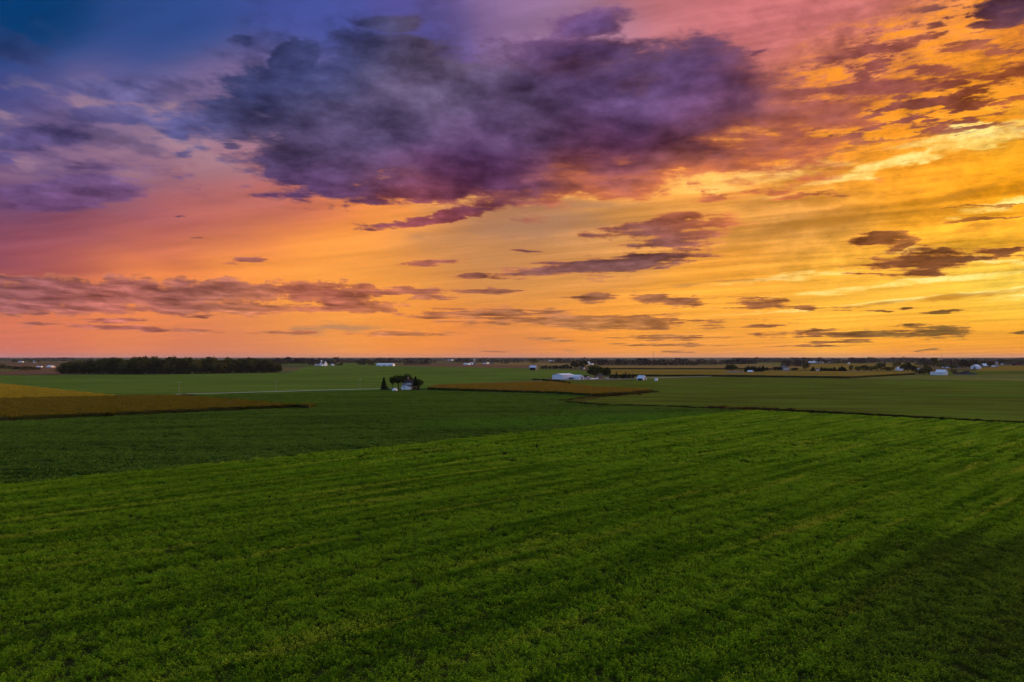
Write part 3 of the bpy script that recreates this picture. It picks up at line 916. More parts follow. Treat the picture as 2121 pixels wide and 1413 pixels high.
scatter('ditch_weeds', p, weedd, rng.uniform(0.7, 1.2, len(p)), 'dark weeds in the swale just below the white machine shed', 'weeds')
p = along([(372, 818.8), (655, 844)], 2.0, 2.0)
scatter('bank_grass', p, weedd, rng.uniform(0.5, 0.9, len(p)), 'dark grass along the tip of the dark corn', 'grass')

# ================================================================== trees
M['bark'] = simple_mat('dark_bark', (0.06, 0.045, 0.032), 0.95, 0.25, 2.0)
M['leaf'] = foliage_mat('tree_leaves', (0.022, 0.036, 0.008), (0.055, 0.075, 0.016))
M['leafw'] = foliage_mat('woodlot_leaves', (0.024, 0.028, 0.007), (0.125, 0.115, 0.024))
M['needle'] = foliage_mat('conifer_needles', (0.012, 0.022, 0.009), (0.026, 0.040, 0.014), 0.1)
M['shrub'] = foliage_mat('shrub_leaves', (0.020, 0.026, 0.008), (0.045, 0.05, 0.014))
M['farwood'] = foliage_mat('distant_wood_leaves', (0.020, 0.017, 0.014), (0.038, 0.031, 0.022), 0.1)

def tube(path, radii, seg=6):
    V, F = [], []
    for i, (p, r) in enumerate(zip(path, radii)):
        for k in range(seg):
            a = 2 * math.pi * k / seg
            V.append((p[0] + math.cos(a) * r, p[1] + math.sin(a) * r, p[2]))
    for i in range(len(path) - 1):
        for k in range(seg):
            F.append((i * seg + k, i * seg + (k + 1) % seg, (i + 1) * seg + (k + 1) % seg, (i + 1) * seg + k))
    F.append(tuple((len(path) - 1) * seg + k for k in range(seg)))
    return V, F

def join(parts):
    V, F = [], []
    for v, f in parts:
        o = len(V)
        V += list(v)
        F += [tuple(i + o for i in q) for q in f]
    return V, F

def trunk_mesh(h, r, limbs, spread):
    lean = rng.normal(0, 0.02, 2) * h
    parts = [tube([(0, 0, -0.3), (lean[0] * .3, lean[1] * .3, h * .35), (lean[0], lean[1], h)], [r * 1.25, r * 0.85, r * 0.3], 7)]
    for _ in range(limbs):
        a = rng.uniform(0, 6.283)
        z0 = h * rng.uniform(0.35, 0.7)
        L = spread * rng.uniform(0.5, 0.9)
        parts.append(tube([(0, 0, z0), (math.cos(a) * L * .5, math.sin(a) * L * .5, z0 + L * .5), (math.cos(a) * L, math.sin(a) * L, z0 + L * 1.0)], [r * .5, r * .3, r * .08], 5))
    V, F = join(parts)
    me = bpy.data.meshes.new('trunk')
    me.from_pydata(V, [], F)
    me.materials.append(M['bark'])
    return me

def crown_mesh(h, w, z0, n, leaf, mat, lobes=9, shape='round'):
    """crown from z0 to h, w wide: leaves on overlapping lobes, gaps between"""
    hc = h - z0
    C_, S_ = [], []
    for k in range(lobes):
        if k == 0:
            c, r = np.array([0, 0, z0 + hc * .52]), np.array([w * .33, w * .33, hc * .42])
        else:
            a = rng.uniform(0, 6.283)
            q = rng.uniform(-0.75, 0.85)
            e = math.sqrt(max(0.0, 1 - q * q))
            if shape == 'vase': e *= 0.55 + 0.45 * (q + .75) / 1.6
            c = np.array([math.cos(a) * w * .30 * e, math.sin(a) * w * .30 * e, z0 + hc * (.5 + .36 * q)])
            s = rng.uniform(0.55, 1.0)
            r = np.array([w * .22 * s, w * .22 * s, hc * .17 * s + w * .03])
        C_.append(c)
        S_.append(r)
    C_, S_ = np.array(C_), np.array(S_)
    vol = np.prod(S_, axis=1) ** 0.6
    j = rng.choice(lobes, n, p=vol / vol.sum())
    d = rng.normal(size=(n, 3))
    d /= np.linalg.norm(d, axis=1)[:, None]
    rad = rng.uniform(0.45, 1.0, n) ** 0.5 * rng.normal(1.0, 0.07, n)
    cen = C_[j] + d * S_[j] * rad[:, None]
    return quad_mesh('crown', leaves(cen, leaf, up=0.15, aspect=0.75), mat, np.clip(rng.uniform(0, 1, n) * .5 + rng.uniform(0, 1, lobes)[j] * .5, 0, 1))

def conifer_mesh(h, w, n, leaf, mat, z0=0.4):
    t = rng.uniform(0, 1, n) ** 1.5
    z = z0 + (h - z0) * t
    tier = 0.82 + 0.18 * np.sin(t * 40)
    rr = w * .5 * (1 - t) ** 0.85 * tier * rng.uniform(0.35, 1.0, n) ** .5 + 0.05
    a = rng.uniform(0, 6.283, n)
    cen = np.stack([np.cos(a) * rr, np.sin(a) * rr, z - rr * .25], 1)
    return quad_mesh('crown', leaves(cen, leaf, up=0.2, aspect=0.5), mat, rng.uniform(0, 1, n))

# unit trees: 10 m high, 10 m wide crowns, scaled per tree
PROTO = {
 'maple': [(trunk_mesh(6.5, .32, 5, 3.0), crown_mesh(10, 9.5, 1.7, 1500, .75, M['leaf'], 12)) for _ in range(4)],
 'vase': [(trunk_mesh(7, .34, 6, 3.2), crown_mesh(10, 9.5, 3.2, 1300, .72, M['leaf'], 11, 'vase')) for _ in range(3)],
 'wood': [(trunk_mesh(7, .30, 3, 2.5), crown_mesh(10, 8.0, 0.2, 900, .75, M['leafw'], 13)) for _ in range(6)],
 'spruce': [(trunk_mesh(8, .2, 0, 1), conifer_mesh(10, 5.2, 1500, .9, M['needle'])) for _ in range(3)],
 'shrub': [(trunk_mesh(4, .2, 3, 3.0), crown_mesh(10, 11, 0.0, 500, 1.3, M['shrub'], 8)) for _ in range(3)],
 'far': [(trunk_mesh(6, .3, 0, 2), crown_mesh(10, 9.5, 0.6, 380, 1.25, M['leafw'], 9)) for _ in range(4)],
}

def tree(name, kind, px, py, wpx, hpx, label, group=None, cat='tree', depth=0.0):
    """tree standing at a photo pixel, its size read off the photo at that ground distance"""
    x, y = gp(px, py)
    if depth:
        k = (y + depth) / y
        x, y = x * k, y * k
    mpp = (FPX * CAMH / (py - HY)) / FPX
    tr, cr = random.choice(PROTO[kind])
    base_w = {'spruce': 4.0, 'shrub': 9.0, 'wood': 7.0}.get(kind, 6.7)
    sw, sh = wpx * mpp / base_w, hpx * mpp / (9.4 if kind in ('maple', 'far') else 10.0)
    o = empty(name, (x, y, 0))
    o.rotation_euler = (0, 0, random.uniform(0, 6.28))
    for nm, me in (('trunk', tr), ('crown', cr)):
        c = bpy.data.objects.new(nm, me)
        c.parent = o
        c.scale = (sw, sw, sh)
        C.objects.link(c)
    return tag(o, label, cat, group)

# woodlot on the left: edge trees and the rows behind them
WL = 'dense deciduous tree on the near edge of the dark woodlot beyond the green field'
WG = 'edge trees of the dark woodlot'
WL2 = 'inner tree of the dark woodlot showing only its crown above the edge trees'
WG2 = 'inner trees of the dark woodlot'
n_w = 0
for row in range(3):
    px = 128 + row * 6
    while px < 582 - row * 4:
        f = (px - 120) / 465.0
        base = 774.0 + 2.2 * math.sin(min(1, f * 1.8) * 1.57) - 4.5 * max(0, f - 0.35) / 0.65
        prof = np.interp(px, [120, 140, 165, 200, 280, 300, 420, 450, 520, 560, 580], [18, 25, 31, 35, 38, 39, 36, 35, 34, 29, 22])
        if row == 0:
            prof *= 0.86
        hh = prof * random.uniform(0.80, 1.05)
        tree('woodlot_tree', 'wood', px + random.uniform(-3, 3), base, random.uniform(17, 27), hh, WL if row == 0 else WL2, WG if row == 0 else WG2, depth=row * 13 + random.uniform(-4, 4))
        n_w += 1
        px += random.uniform(10.5, 14.5) if row else random.uniform(9, 12)
# low brush skirting the wood's edge
for px in range(126, 584, 9):
    f = (px - 120) / 465.0
    base = 774.3 + 2.2 * math.sin(min(1, f * 1.8) * 1.57) - 4.5 * max(0, f - 0.35) / 0.65
    tree('woodlot_brush', 'shrub', px + random.uniform(-2, 2), base, random.uniform(11, 16), random.uniform(9, 17), 'low leafy brush along the foot of the dark woodlot', 'brush along the woodlot edge', 'shrub')

# farmhouse yard
tree('spruce_tree', 'spruce', 795, 807.5, 13, 25.5, 'lone dark spruce tree by the lane end left of the farmhouse trees')
tree('shrub', 'shrub', 800.5, 808, 8, 7.5, 'low round shrub at the foot of the lone spruce', cat='shrub')
tree('yard_tree', 'vase', 813.5, 806.8, 13, 29, 'slim leafy yard tree beside the white round bin')
tree('yard_tree', 'vase', 825.5, 807.2, 25, 33, 'broad spreading yard tree beside the farmhouse wing')
tree('yard_tree', 'maple', 845, 803.5, 21, 29, 'tall leafy tree rising behind the farmhouse roof')
tree('evergreen_tree', 'spruce', 860.5, 807.3, 17, 27, 'dark evergreen tree against the right wall of the farmhouse')
tree('yard_tree', 'maple', 868, 806.5, 15, 21, 'small dark tree right of the farmhouse evergreen')
# white shed farmstead
tree('yard_tree', 'maple', 1234, 785.5, 27, 29, 'largest round tree, beside the brown roofed house')
tree('yard_tree', 'maple', 1256.5, 784.5, 20, 23, 'second round tree of the farmyard, by the parked car')
for px, w, h in ((1266, 8, 6), (1273, 7, 7), (1283, 7, 9), (1287, 8, 8)):
    tree('shrub', 'shrub', px, 784.5, w, h, 'low dark shrub in the windbreak beside the farmyard', 'windbreak shrubs', 'shrub')
for px, w, h in ((1276.5, 6.5, 15), (1291.5, 8, 11), (1296, 7.5, 13.5), (1303.5, 8, 11.5), (1311, 6.5, 11)):
    tree('windbreak_conifer', 'spruce', px, 784.8, w, h, 'narrow dark conifer in the windbreak row beside the farmyard', 'windbreak conifers')
# second farmstead behind
tree('yard_tree', 'maple', 1191, 765, 15, 17, 'left one of two tall trees behind the white shed')
tree('yard_tree', 'maple', 1208, 764.5, 17, 17.5, 'right one of two tall trees, over the low dark building')
tree('yard_tree', 'far', 1104, 754.5, 17, 11.5, 'wide tree just behind the grey barn')
for px, w, h in ((1124, 8, 7), (1130, 8, 9), (1139, 7, 7), (1146, 9, 8), (1152, 9, 9), (1160, 9, 8), (1168, 9, 10), (1174, 10, 11), (1182, 8, 7)):
    tree('hedge_bush', 'shrub', px, 765, w, h, 'dark bush in the hedge between grey barn and tall trees', 'hedge bushes by the grey barn', 'shrub')
# right-hand farms
tree('yard_tree', 'maple', 1515.5, 771, 23, 15.5, 'round tree behind the long blue roofed building')
for k in range(15):
    tree('windbreak_conifer', 'spruce', 1544 + k * 2.7, 773.5 - (k % 3) * 1.2, 7, random.uniform(11, 15.5), 'dark conifer in the dense block behind the small white house', 'dense conifer block')
for px, w, h in ((1587, 7, 6), (1606, 12, 8), (1614, 14, 8.5), (1643, 9, 5.5), (1649, 9, 6)):
    tree('yard_shrub', 'shrub', px, 767.5, w, h, 'low bush in the yard row near the grey hipped house', 'bushes near the hipped house', 'shrub')
tree('evergreen_tree', 'spruce', 1589, 767.5, 7, 7, 'small pointed evergreen between conifer block and hipped house')
tree('yard_tree', 'far', 1668.5, 768, 12, 18, 'upright tree right of the grey hipped house')
tree('evergreen_tree', 'spruce', 1684, 769, 11, 9, 'dark evergreen left of the small red and white house')
for k, px in enumerate((1702, 1708, 1714, 1721, 1728, 1739, 1744, 1749)):
    tree('roadside_conifer', 'spruce', px, 769, 10, random.uniform(6.5, 9) + (2 if k == 6 else 0), 'low conifer in the dark roadside row', 'roadside conifers')
tree('roadside_tree', 'far', 1763, 768.5, 8, 12, 'small thin tree alone by the pale lane')
for px, w, h in ((1777, 13, 11), (1790, 17, 12.5), (1804, 14, 12), (1817, 12, 16), (1827, 13, 17), (1838, 13, 9), (1846, 12, 9)):
    tree('roadside_tree', 'far', px, 769.3, w, h, 'round tree in the grove beside the pale lane', 'grove by the pale lane')
for px, w, h, b in ((1857, 15, 14, 763), (1880, 18, 20, 769.8), (1873, 16, 15, 769.6), (1889, 14, 14, 770), (1895, 12, 11, 770)):
    tree('grove_tree', 'far', px, b, w, h, 'dark tree crowding round the white farmhouse with a long roof', 'trees round the long roofed farmhouse')
for px, w, h, b in ((1904, 16, 9, 775.5), (1915, 18, 14, 775.5), (1922, 14, 20, 774.5), (1925, 12, 12, 775.5)):
    tree('grove_tree', 'far', px, b, w, h, 'dark tree left of the white barn with blue lean-to', 'trees by the blue lean-to barn')
tree('yard_tree', 'far', 1976, 775.5, 12, 12, 'round tree at the left end of the dark ranch house')
tree('yard_tree', 'far', 2001, 773.5, 9, 6, 'small tree just behind the dark ranch house roof')
for px, w, h, b in ((1934, 14, 20, 761.5), (1948, 14, 12, 762), (1956, 10, 10, 762.5), (1970, 18, 8, 763.5), (1982, 16, 8, 763.5), (1994, 16, 17, 763), (2001, 14, 14, 763), (2016, 16, 14, 759), (2049, 10, 10, 761), (2009, 10, 9, 763)):
    tree('village_tree', 'far', px, b, w, h, 'dark tree among the white houses behind the barns', 'village trees')
for k in range(22):
    tree('village_tree', 'far', 1990 + k * 7 + random.uniform(-2, 2), 756 + random.uniform(-1.5, 1.5), random.uniform(9, 14), random.uniform(6, 11), 'distant tree in the scattered line beyond the barns', 'scattered trees beyond the barns')
# small distant farms, left and centre
for px, w, h, b in ((642, 6, 4, 758), (649, 5, 6, 758), (694, 5, 6.5, 757.7), (700, 8, 4.5, 757.7), (707, 6, 6, 757.7)):
    tree('farm_tree', 'far', px, b, w, h, 'small dark tree beside the steep white barn far off', 'trees by the steep white barn')
for px, w, h, b in ((745, 10, 11, 757), (753, 9, 8, 757), (763, 13, 13, 757.5), (770, 10, 10, 757.5)):
    tree('farm_tree', 'far', px, b, w, h, 'dark tree left of the long white poultry house', 'trees by the long white house')
for px, w, h, b in ((1032, 7, 5.5, 753.5), (1040, 5, 3, 753.8), (1046, 5, 3, 753.8), (1051, 5, 3, 753.8)):
    tree('farm_tree', 'far', px, b, w, h, 'small tree right of the distant farm with a silo', 'trees by the silo farm')
for px, w, h, b in ((2, 14, 12, 765), (12, 18, 8, 766), (28, 22, 8.5, 767), (42, 20, 8, 767.5), (56, 24, 9, 768), (70, 18, 7, 767), (79, 10, 4, 766.5), (30, 10, 7, 751), (66, 9, 7, 751), (77, 9, 6, 751.5)):
    tree('hedgerow_tree', 'far', px, b, w, h, 'dark tree in the hedgerow beyond the bare brown field', 'hedgerow by the brown field')

# distant woods: masses of crowns
def far_wood(px0, px1, base, top, depth=60, step=3.2, label='', rise=0.0):
    V, T = [], []
    px = px0
    y0 = FPX * CAMH / (base - HY)
    mpp = y0 / FPX
    k = 0
    while px < px1:
        f = (px - px0) / (px1 - px0)
        hh = (base - top) * mpp * (0.88 + 0.14 * math.sin(f * 9 + px0) * math.sin(f * 23 + 1) + random.uniform(-.14, .16))
        hh *= min(1.0, 0.45 + 6 * min(f, 1 - f))
        y = y0 + random.uniform(0, depth)
        x = (px - CX) / FPX * y
        w = hh * random.uniform(0.6, 0.95)
        n = 46
        d = rng.normal(size=(n, 3))
        d /= np.linalg.norm(d, axis=1)[:, None]
        c = np.array([x, y, hh * .52]) + d * np.array([w * .5, w * .5, hh * .48]) * rng.uniform(.5, 1, n)[:, None] ** .4
        c[:, 2] = np.maximum(c[:, 2], 0.5)
        V.append(leaves(c, hh * .22, up=0.1, aspect=.8))
        t0 = rng.uniform(0, 1)
        T.append(np.clip(rng.uniform(0, 1, n) * .4 + t0 * .6, 0, 1))
        px += max(step * random.uniform(.6, 1.4), (px1 - px0) / 420)
    me = quad_mesh('distant_wood', np.concatenate(V), M['farwood'], np.concatenate(T))
    o = bpy.data.objects.new('distant_wood', me)
    C.objects.link(o)
    return tag(o, label, 'woods', kind='stuff')

for a in ((-250, 40, 747.5, 741.5, 'faint distant wood at the edge of the bare field'), (32, 270, 748.5, 740.6, 'long distant wood behind the hedgerow and woodlot'),
          (480, 690, 755.5, 741.4, 'dark wood stretching from the woodlot to the steep white barn'), (600, 770, 752.5, 741.2, 'distant wood behind the steep white barn'),
          (735, 905, 752.5, 741.5, 'distant wood behind the long white poultry house'), (836, 892, 756.5, 748.5, 'small dark copse right of the long white house'),
          (880, 980, 748, 742.2, 'faint distant wood beyond the silo farm'), (938, 1085, 751.5, 741.8, 'dark wood behind the silo farm'), (1060, 1160, 748, 742, 'faint distant wood beyond the grey barn'),
          (1140, 1260, 753, 741.6, 'distant wood behind the two tall trees'), (1232, 1445, 757.5, 742.6, 'broad dark wood along the golden field'), (1430, 1570, 756, 744.2, 'greyish wood continuing the broad dark wood'),
          (1500, 1720, 751.5, 740.6, 'distant wood behind the pale field strip'), (1618, 1678, 760, 746.5, 'dark square copse behind the grey hipped house'),
          (1690, 1800, 753, 742.5, 'distant wood with white buildings at its foot'), (1745, 1930, 751.5, 740.0, 'long raised distant wood along the brown field'), (1895, 2010, 757, 743, 'purple grey wood behind the village trees'),
          (1980, 2320, 749, 741.2, 'faint distant wood beyond the village on the horizon'), (2040, 2400, 753, 744.5, 'scattered far wood right of the silo')):
    far_wood(*a[:4], label=a[4])
for k, (a, b) in enumerate(((-700, 400), (300, 1150), (900, 1700), (1500, 2800))):
    far_wood(a, b, 743.4, 741.0, depth=900, step=3.0, label='hazy last treeline on the %s horizon' % ('woodlot side of the', 'farmhouse side of the', 'broad wood side of the', 'village side of the')[k])

# ================================================================== buildings
M['white'] = simple_mat('white_siding', (0.80, 0.79, 0.78), 0.6, 0.06, 0.8)
M['whitemetal'] = simple_mat('white_metal_sheet', (0.78, 0.78, 0.79), 0.45, 0.05, 0.3, corr=9.0)
M['whiteroof'] = simple_mat('pale_metal_roof', (0.72, 0.71, 0.70), 0.42, 0.06, 0.3, corr=9.0)
M['greyroof'] = simple_mat('grey_shingle_roof', (0.13, 0.11, 0.11), 0.95, 0.15, 1.5, spec=0.05)
M['darkroof'] = simple_mat('dark_brown_shingle_roof', (0.045, 0.032, 0.032), 1.0, 0.2, 1.5, spec=0.0)
M['blueroof'] = simple_mat('slate_blue_roof', (0.10, 0.12, 0.20), 0.6, 0.12, 1.0)
M['greywood'] = simple_mat('weathered_barn_boards', (0.20, 0.16, 0.14), 0.9, 0.25, 1.0)
M['redwood'] = simple_mat('dark_red_boards', (0.14, 0.035, 0.03), 0.85, 0.2, 1.0)
M['pink'] = simple_mat('pale_pink_siding', (0.62, 0.52, 0.48), 0.8, 0.08, 1.0)
M['brick'] = simple_mat('pinkish_brick', (0.36, 0.22, 0.18), 0.9, 0.2, 2.0)
M['black'] = simple_mat('dark_opening', (0.012, 0.012, 0.014), 0.8, 0.1, 1.0)
M['glass'] = simple_mat('dark_window_glass', (0.02, 0.025, 0.035), 0.15, 0.05, 1.0, spec=0.5)
M['galv'] = simple_mat('galvanised_steel', (0.55, 0.55, 0.58), 0.4, 0.08, 0.5, corr=None, metal=0.3)
M['concrete'] = simple_mat('silo_concrete', (0.32, 0.30, 0.29), 0.9, 0.15, 0.5)
M['pole'] = simple_mat('weathered_pole_wood', (0.24, 0.21, 0.17), 0.9, 0.15, 1.0)
M['steel'] = simple_mat('mast_steel', (0.20, 0.16, 0.15), 0.6, 0.1, 1.0)

class Frame:
    """ground frame of a building corner: a runs along the right-hand face, b along the left-hand face"""
    def __init__(self, px, py, theta):
        self.x, self.y = gp(px, py)
        self.mpp = self.y / FPX
        phi = math.atan2(self.x, self.y)
        self.th = R(theta)
        e = R(90) - self.th - phi
        self.ca, self.sa = math.cos(e), math.sin(e)
    def pt(self, a, b, z):
        return (a * self.ca - b * self.sa, a * self.sa + b * self.ca, z)

def box_part(name, root, fr, a0, a1, b0, b1, z0, z1, mat, parent=None):
    V = [fr.pt(a, b, z) for z in (z0, z1) for a, b in ((a0, b0), (a1, b0), (a1, b1), (a0, b1))]
    F = [(0, 3, 2, 1), (4, 5, 6, 7), (0, 1, 5, 4), (1, 2, 6, 5), (2, 3, 7, 6), (3, 0, 4, 7)]
    return mesh_obj(name, V, F, mat, parent or root)

def block(root, fr, Lr, Ll, eave, ridge, gable, wallm, roofm, a0=0.0, b0=0.0, pre='', over=0.35, kind='gable', thick=0.18):
    """walls with their gables and a roof with eaves; gable 'L' ends face left, 'R' ends face right"""
    sw = gable == 'R'
    L, W = (Ll, Lr) if sw else (Lr, Ll)        # L along the ridge, W across
    def q(u, v, z):
        a, b = (v, u) if sw else (u, v)
        return fr.pt(a + a0, b + b0, z)
    if kind == 'hip':
        V = [q(u, v, z) for z in (-0.2, eave) for u, v in ((0, 0), (L, 0), (L, W), (0, W))]
        F = [(0, 3, 2, 1), (4, 5, 6, 7), (0, 1, 5, 4), (1, 2, 6, 5), (2, 3, 7, 6), (3, 0, 4, 7)]
    elif kind == 'shed':
        V = [q(u, v, z) for u, v, z in ((0, 0, -.2), (L, 0, -.2), (L, W, -.2), (0, W, -.2), (0, 0, eave), (L, 0, eave), (L, W, ridge), (0, W, ridge))]
        F = [(0, 3, 2, 1), (4, 5, 6, 7), (0, 1, 5, 4), (1, 2, 6, 5), (2, 3, 7, 6), (3, 0, 4, 7)]
    else:
        V = [q(u, v, z) for u, v, z in ((0, 0, -.2), (L, 0, -.2), (L, W, -.2), (0, W, -.2), (0, 0, eave), (L, 0, eave), (L, W, eave), (0, W, eave), (0, W / 2, ridge), (L, W / 2, ridge))]
        F = [(0, 3, 2, 1), (0, 1, 5, 4), (2, 3, 7, 6), (1, 2, 6, 9, 5), (3, 0, 4, 8, 7), (4, 5, 9, 8), (6, 7, 8, 9)]
    fix = [tuple(reversed(f)) for f in F] if sw else F
    w = mesh_obj(pre + 'wall', V, fix, wallm, root)
    o = over
    up = 0.05
    if kind == 'hip':
        i = min(W / 2, L / 2 - 0.3)
        top = [(-o, -o, eave - .1), (L + o, -o, eave - .1), (L + o, W + o, eave - .1), (-o, W + o, eave - .1), (i, W / 2, ridge), (L - i, W / 2, ridge)]
        Fr = [(0, 1, 5, 4), (1, 2, 5), (2, 3, 4, 5), (3, 0, 4)]
    elif kind == 'shed':
        sl = (ridge - eave) / W
        top = [(-o, -o, eave - sl * o), (L + o, -o, eave - sl * o), (L + o, W + o, ridge + sl * o), (-o, W + o, ridge + sl * o)]
        Fr = [(0, 1, 2, 3)]
    else:
        sl = (ridge - eave) / (W / 2)
        top = [(-o, -o, eave - sl * o), (L + o, -o, eave - sl * o), (L + o, W / 2, ridge), (-o, W / 2, ridge), (L + o, W + o, eave - sl * o), (-o, W + o, eave - sl * o)]
        Fr = [(0, 1, 2, 3), (3, 2, 4, 5)]
    n = len(top)
    V = [q(u, v, z + up + thick) for u, v, z in top] + [q(u, v, z + up) for u, v, z in top]
    edges = {}
    for f in Fr:
        for i2 in range(len(f)):
            e = (f[i2], f[(i2 + 1) % len(f)])
            edges[e] = 1
    rim = [e for e in edges if (e[1], e[0]) not in edges]
    FF = list(Fr) + [tuple(i2 + n for i2 in reversed(f)) for f in Fr] + [(b, a, a + n, b + n) for a, b in rim]
    if sw:
        FF = [tuple(reversed(f)) for f in FF]
    r = mesh_obj(pre + 'roof', V, FF, roofm, root)
    return w, r

def face_part(name, root, fr, face, pos, z0, w, h, mat, at=0.0, proud=0.06, parent=None):
    """thin panel on the left ('L', plane a=at) or right ('R', plane b=at) face; pos is metres from the corner"""
    if face == 'L':
        return box_part(name, root, fr, at - proud, at + 0.02, pos, pos + w, z0, z0 + h, mat, parent)
    return box_part(name, root, fr, pos, pos + w, at - proud, at + 0.02, z0, z0 + h, mat, parent)

def window(root, fr, face, pos, z0, w, h, at=0.0):
    f = face_part('window', root, fr, face, pos, z0, w, h, M['white'], at, 0.08)
    face_part('pane', root, fr, face, pos + .1, z0 + .1, w - .2, h - .2, M['glass'], at, 0.11, parent=f)

def simple(name, label, cat, px, py, la, ra, eave, ridge, gable, theta, wallm, roofm, kind='gable', door=None, group=None, opening=None):
    """building from photo measures: corner pixel, apparent left and right widths, eave and ridge heights in pixels"""
    fr = Frame(px, py, theta)
    Ll = la * fr.mpp / math.cos(fr.th)
    Lr = ra * fr.mpp / math.sin(fr.th)
    root = empty(name, (fr.x, fr.y, 0))
    block(root, fr, Lr, Ll, eave * fr.mpp, ridge * fr.mpp, gable, wallm, roofm, kind=kind)
    if door:
        for face, fpos, w, h in door:
            Lf = Ll if face == 'L' else Lr
            face_part('door', root, fr, face, Lf * fpos, 0.0, min(w, Lf * .8), h, M['black'] if opening is None else opening)
    tag(root, label, cat, group)
    return root, fr, Lr, Ll

# --- farmhouse
fr = Frame(848, 808, 33)
house = empty('farmhouse', (fr.x, fr.y, 0))
tag(house, 'white two storey farmhouse with dark roof and low front wing', 'house')
m = fr.mpp
WLw, WLr = 17 * m / math.cos(fr.th), 7.2
block(house, fr, WLr, WLw, 2.5, 3.5, 'L', M['white'], M['greyroof'], pre='wing_')
w_, r_ = block(house, fr, 6.4, 7.4, 5.2, 7.7, 'R', M['white'], M['darkroof'], a0=5.4, b0=2.6, kind='hip', over=.5)
box_part('chimney', house, fr, 8.2, 9.0, 6.4, 7.1, 7.2, 9.0, M['brick'], r_)
block(house, fr, 3.2, 2.9, 2.4, 3.3, 'R', M['white'], M['darkroof'], a0=7.6, b0=-0.4, pre='porch_')
window(house, fr, 'L', WLw * .52, 1.0, 1.0, 1.2)
face_part('garage_door', house, fr, 'R', 1.2, 0.0, 2.6, 2.1, M['pink'])
face_part('door', house, fr, 'R', 5.0, 0.0, 1.0, 2.0, M['redwood'])
window(house, fr, 'R', 6.3, 3.7, 1.0, 1.3, at=2.6)
window(house, fr, 'R', 9.6, 3.7, 1.0, 1.3, at=2.6)
window(house, fr, 'L', 6.6, 3.9, .9, 1.1, at=5.4)

def bin_(name, label, px, py, wpx, wall_px, top_px, mat, roofm, seg=20, dome=False, rings=True, cat='grain bin'):
    fr = Frame(px, py, 45)
    r = wpx * fr.mpp / 2
    hw, ht = wall_px * fr.mpp, top_px * fr.mpp
    root = empty(name, (fr.x, fr.y, 0))
    prof = [(r, -.1)]
    k = max(2, int(hw / 0.8)) if rings else 2
    for i in range(k):
        prof += [(r * 1.006, hw * (i + .5) / k), (r, hw * (i + 1) / k)]
    V, F = [], []
    for rr, z in prof:
        V += [(math.cos(6.2832 * j / seg) * rr, math.sin(6.2832 * j / seg) * rr, z) for j in range(seg)]
    for i in range(len(prof) - 1):
        F += [(i * seg + j, i * seg + (j + 1) % seg, (i + 1) * seg + (j + 1) % seg, (i + 1) * seg + j) for j in range(seg)]
    mesh_obj('wall', V, F, mat, root, smooth=False)
    V, F = [], []
    tp = [(r * 1.04, hw - .03), (r * 1.04, hw + .02)] + ([(r * math.cos(a), hw + (ht - hw) * math.sin(a)) for a in (0.3, .7, 1.1, 1.45)] if dome else [(r * .12, ht), (r * .12, ht + .25)])
    for rr, z in tp:
        V += [(math.cos(6.2832 * j / seg) * rr, math.sin(6.2832 * j / seg) * rr, z) for j in range(seg)]
    for i in range(len(tp) - 1):
        F += [(i * seg + j, i * seg + (j + 1) % seg, (i + 1) * seg + (j + 1) % seg, (i + 1) * seg + j) for j in range(seg)]
    F.append(tuple((len(tp) - 1) * seg + j for j in range(seg)))
    rf = mesh_obj('roof', V, F, roofm, root)
    tag(root, label, cat)
    return root

bin_('grain_bin', 'short white round bin beside the farmhouse trees', 817.5, 811.3, 11, 5, 7, M['white'], M['whitemetal'])
bin_('grain_bin', 'tall narrow white bin right of the small open shed', 1359, 789.2, 7, 6.5, 8.2, M['white'], M['greyroof'])
bin_('silo', 'tall slender pale silo standing at a distant farm between two woods', 982.5, 755.5, 2.6, 9.5, 11.5, M['concrete'], M['galv'], dome=True, cat='silo')
bin_('silo', 'broad dark grey silo beside the pale shed', 2064.5, 760.3, 5.2, 11, 12.4, M['concrete'], M['greyroof'], dome=True, cat='silo')

# --- machine shed farmstead
root, fr, Lr, Ll = simple('machine_shed', 'big white machine shed with pale metal roof, gable end in blue shade', 'shed', 1166, 786.6, 22.5, 25, 8.6, 12, 'L', 40, M['whitemetal'], M['whiteroof'], door=[('L', .3, 5, 4)], opening=M['whitemetal'])
face_part('sliding_door', root, fr, 'R', Lr * .25, 0.0, 4.5, 3.6, M['white'])
box_part('lean_to', root, fr, Lr * .50, Lr * .92, -4.2, -0.02, -.1, 2.1, M['greywood'])
box_part('lean_to_roof', root, fr, Lr * .48, Lr * .94, -4.5, -0.03, 2.12, 2.3, M['whiteroof'])
root, fr, Lr, Ll = simple('workshop', 'low white workshop with dark doorway next to the machine shed', 'shed', 1200, 786.8, 15, 9.5, 6.2, 9.4, 'R', 50, M['whitemetal'], M['whiteroof'], door=[('R', .45, 1.6, 2.6)])
window(root, fr, 'L', Ll * .55, 1.4, 1.0, 0.8)
window(root, fr, 'R', Lr * .12, 2.6, 1.0, 0.9)
root, fr, Lr, Ll = simple('ranch_house', 'low house with broad dark brown roof beside the white workshop', 'house', 1213, 786.2, 7, 11, 4.2, 8.2, 'R', 48, M['pink'], M['darkroof'], door=[('R', .3, 1.2, 2.0)])
window(root, fr, 'R', Lr * .6, 0.9, 1.4, 1.1)
root, fr, Lr, Ll = simple('brick_house', 'pinkish brick house half hidden between two round trees', 'house', 1244.5, 783.8, 5, 4, 5, 8, 'R', 50, M['brick'], M['greyroof'])
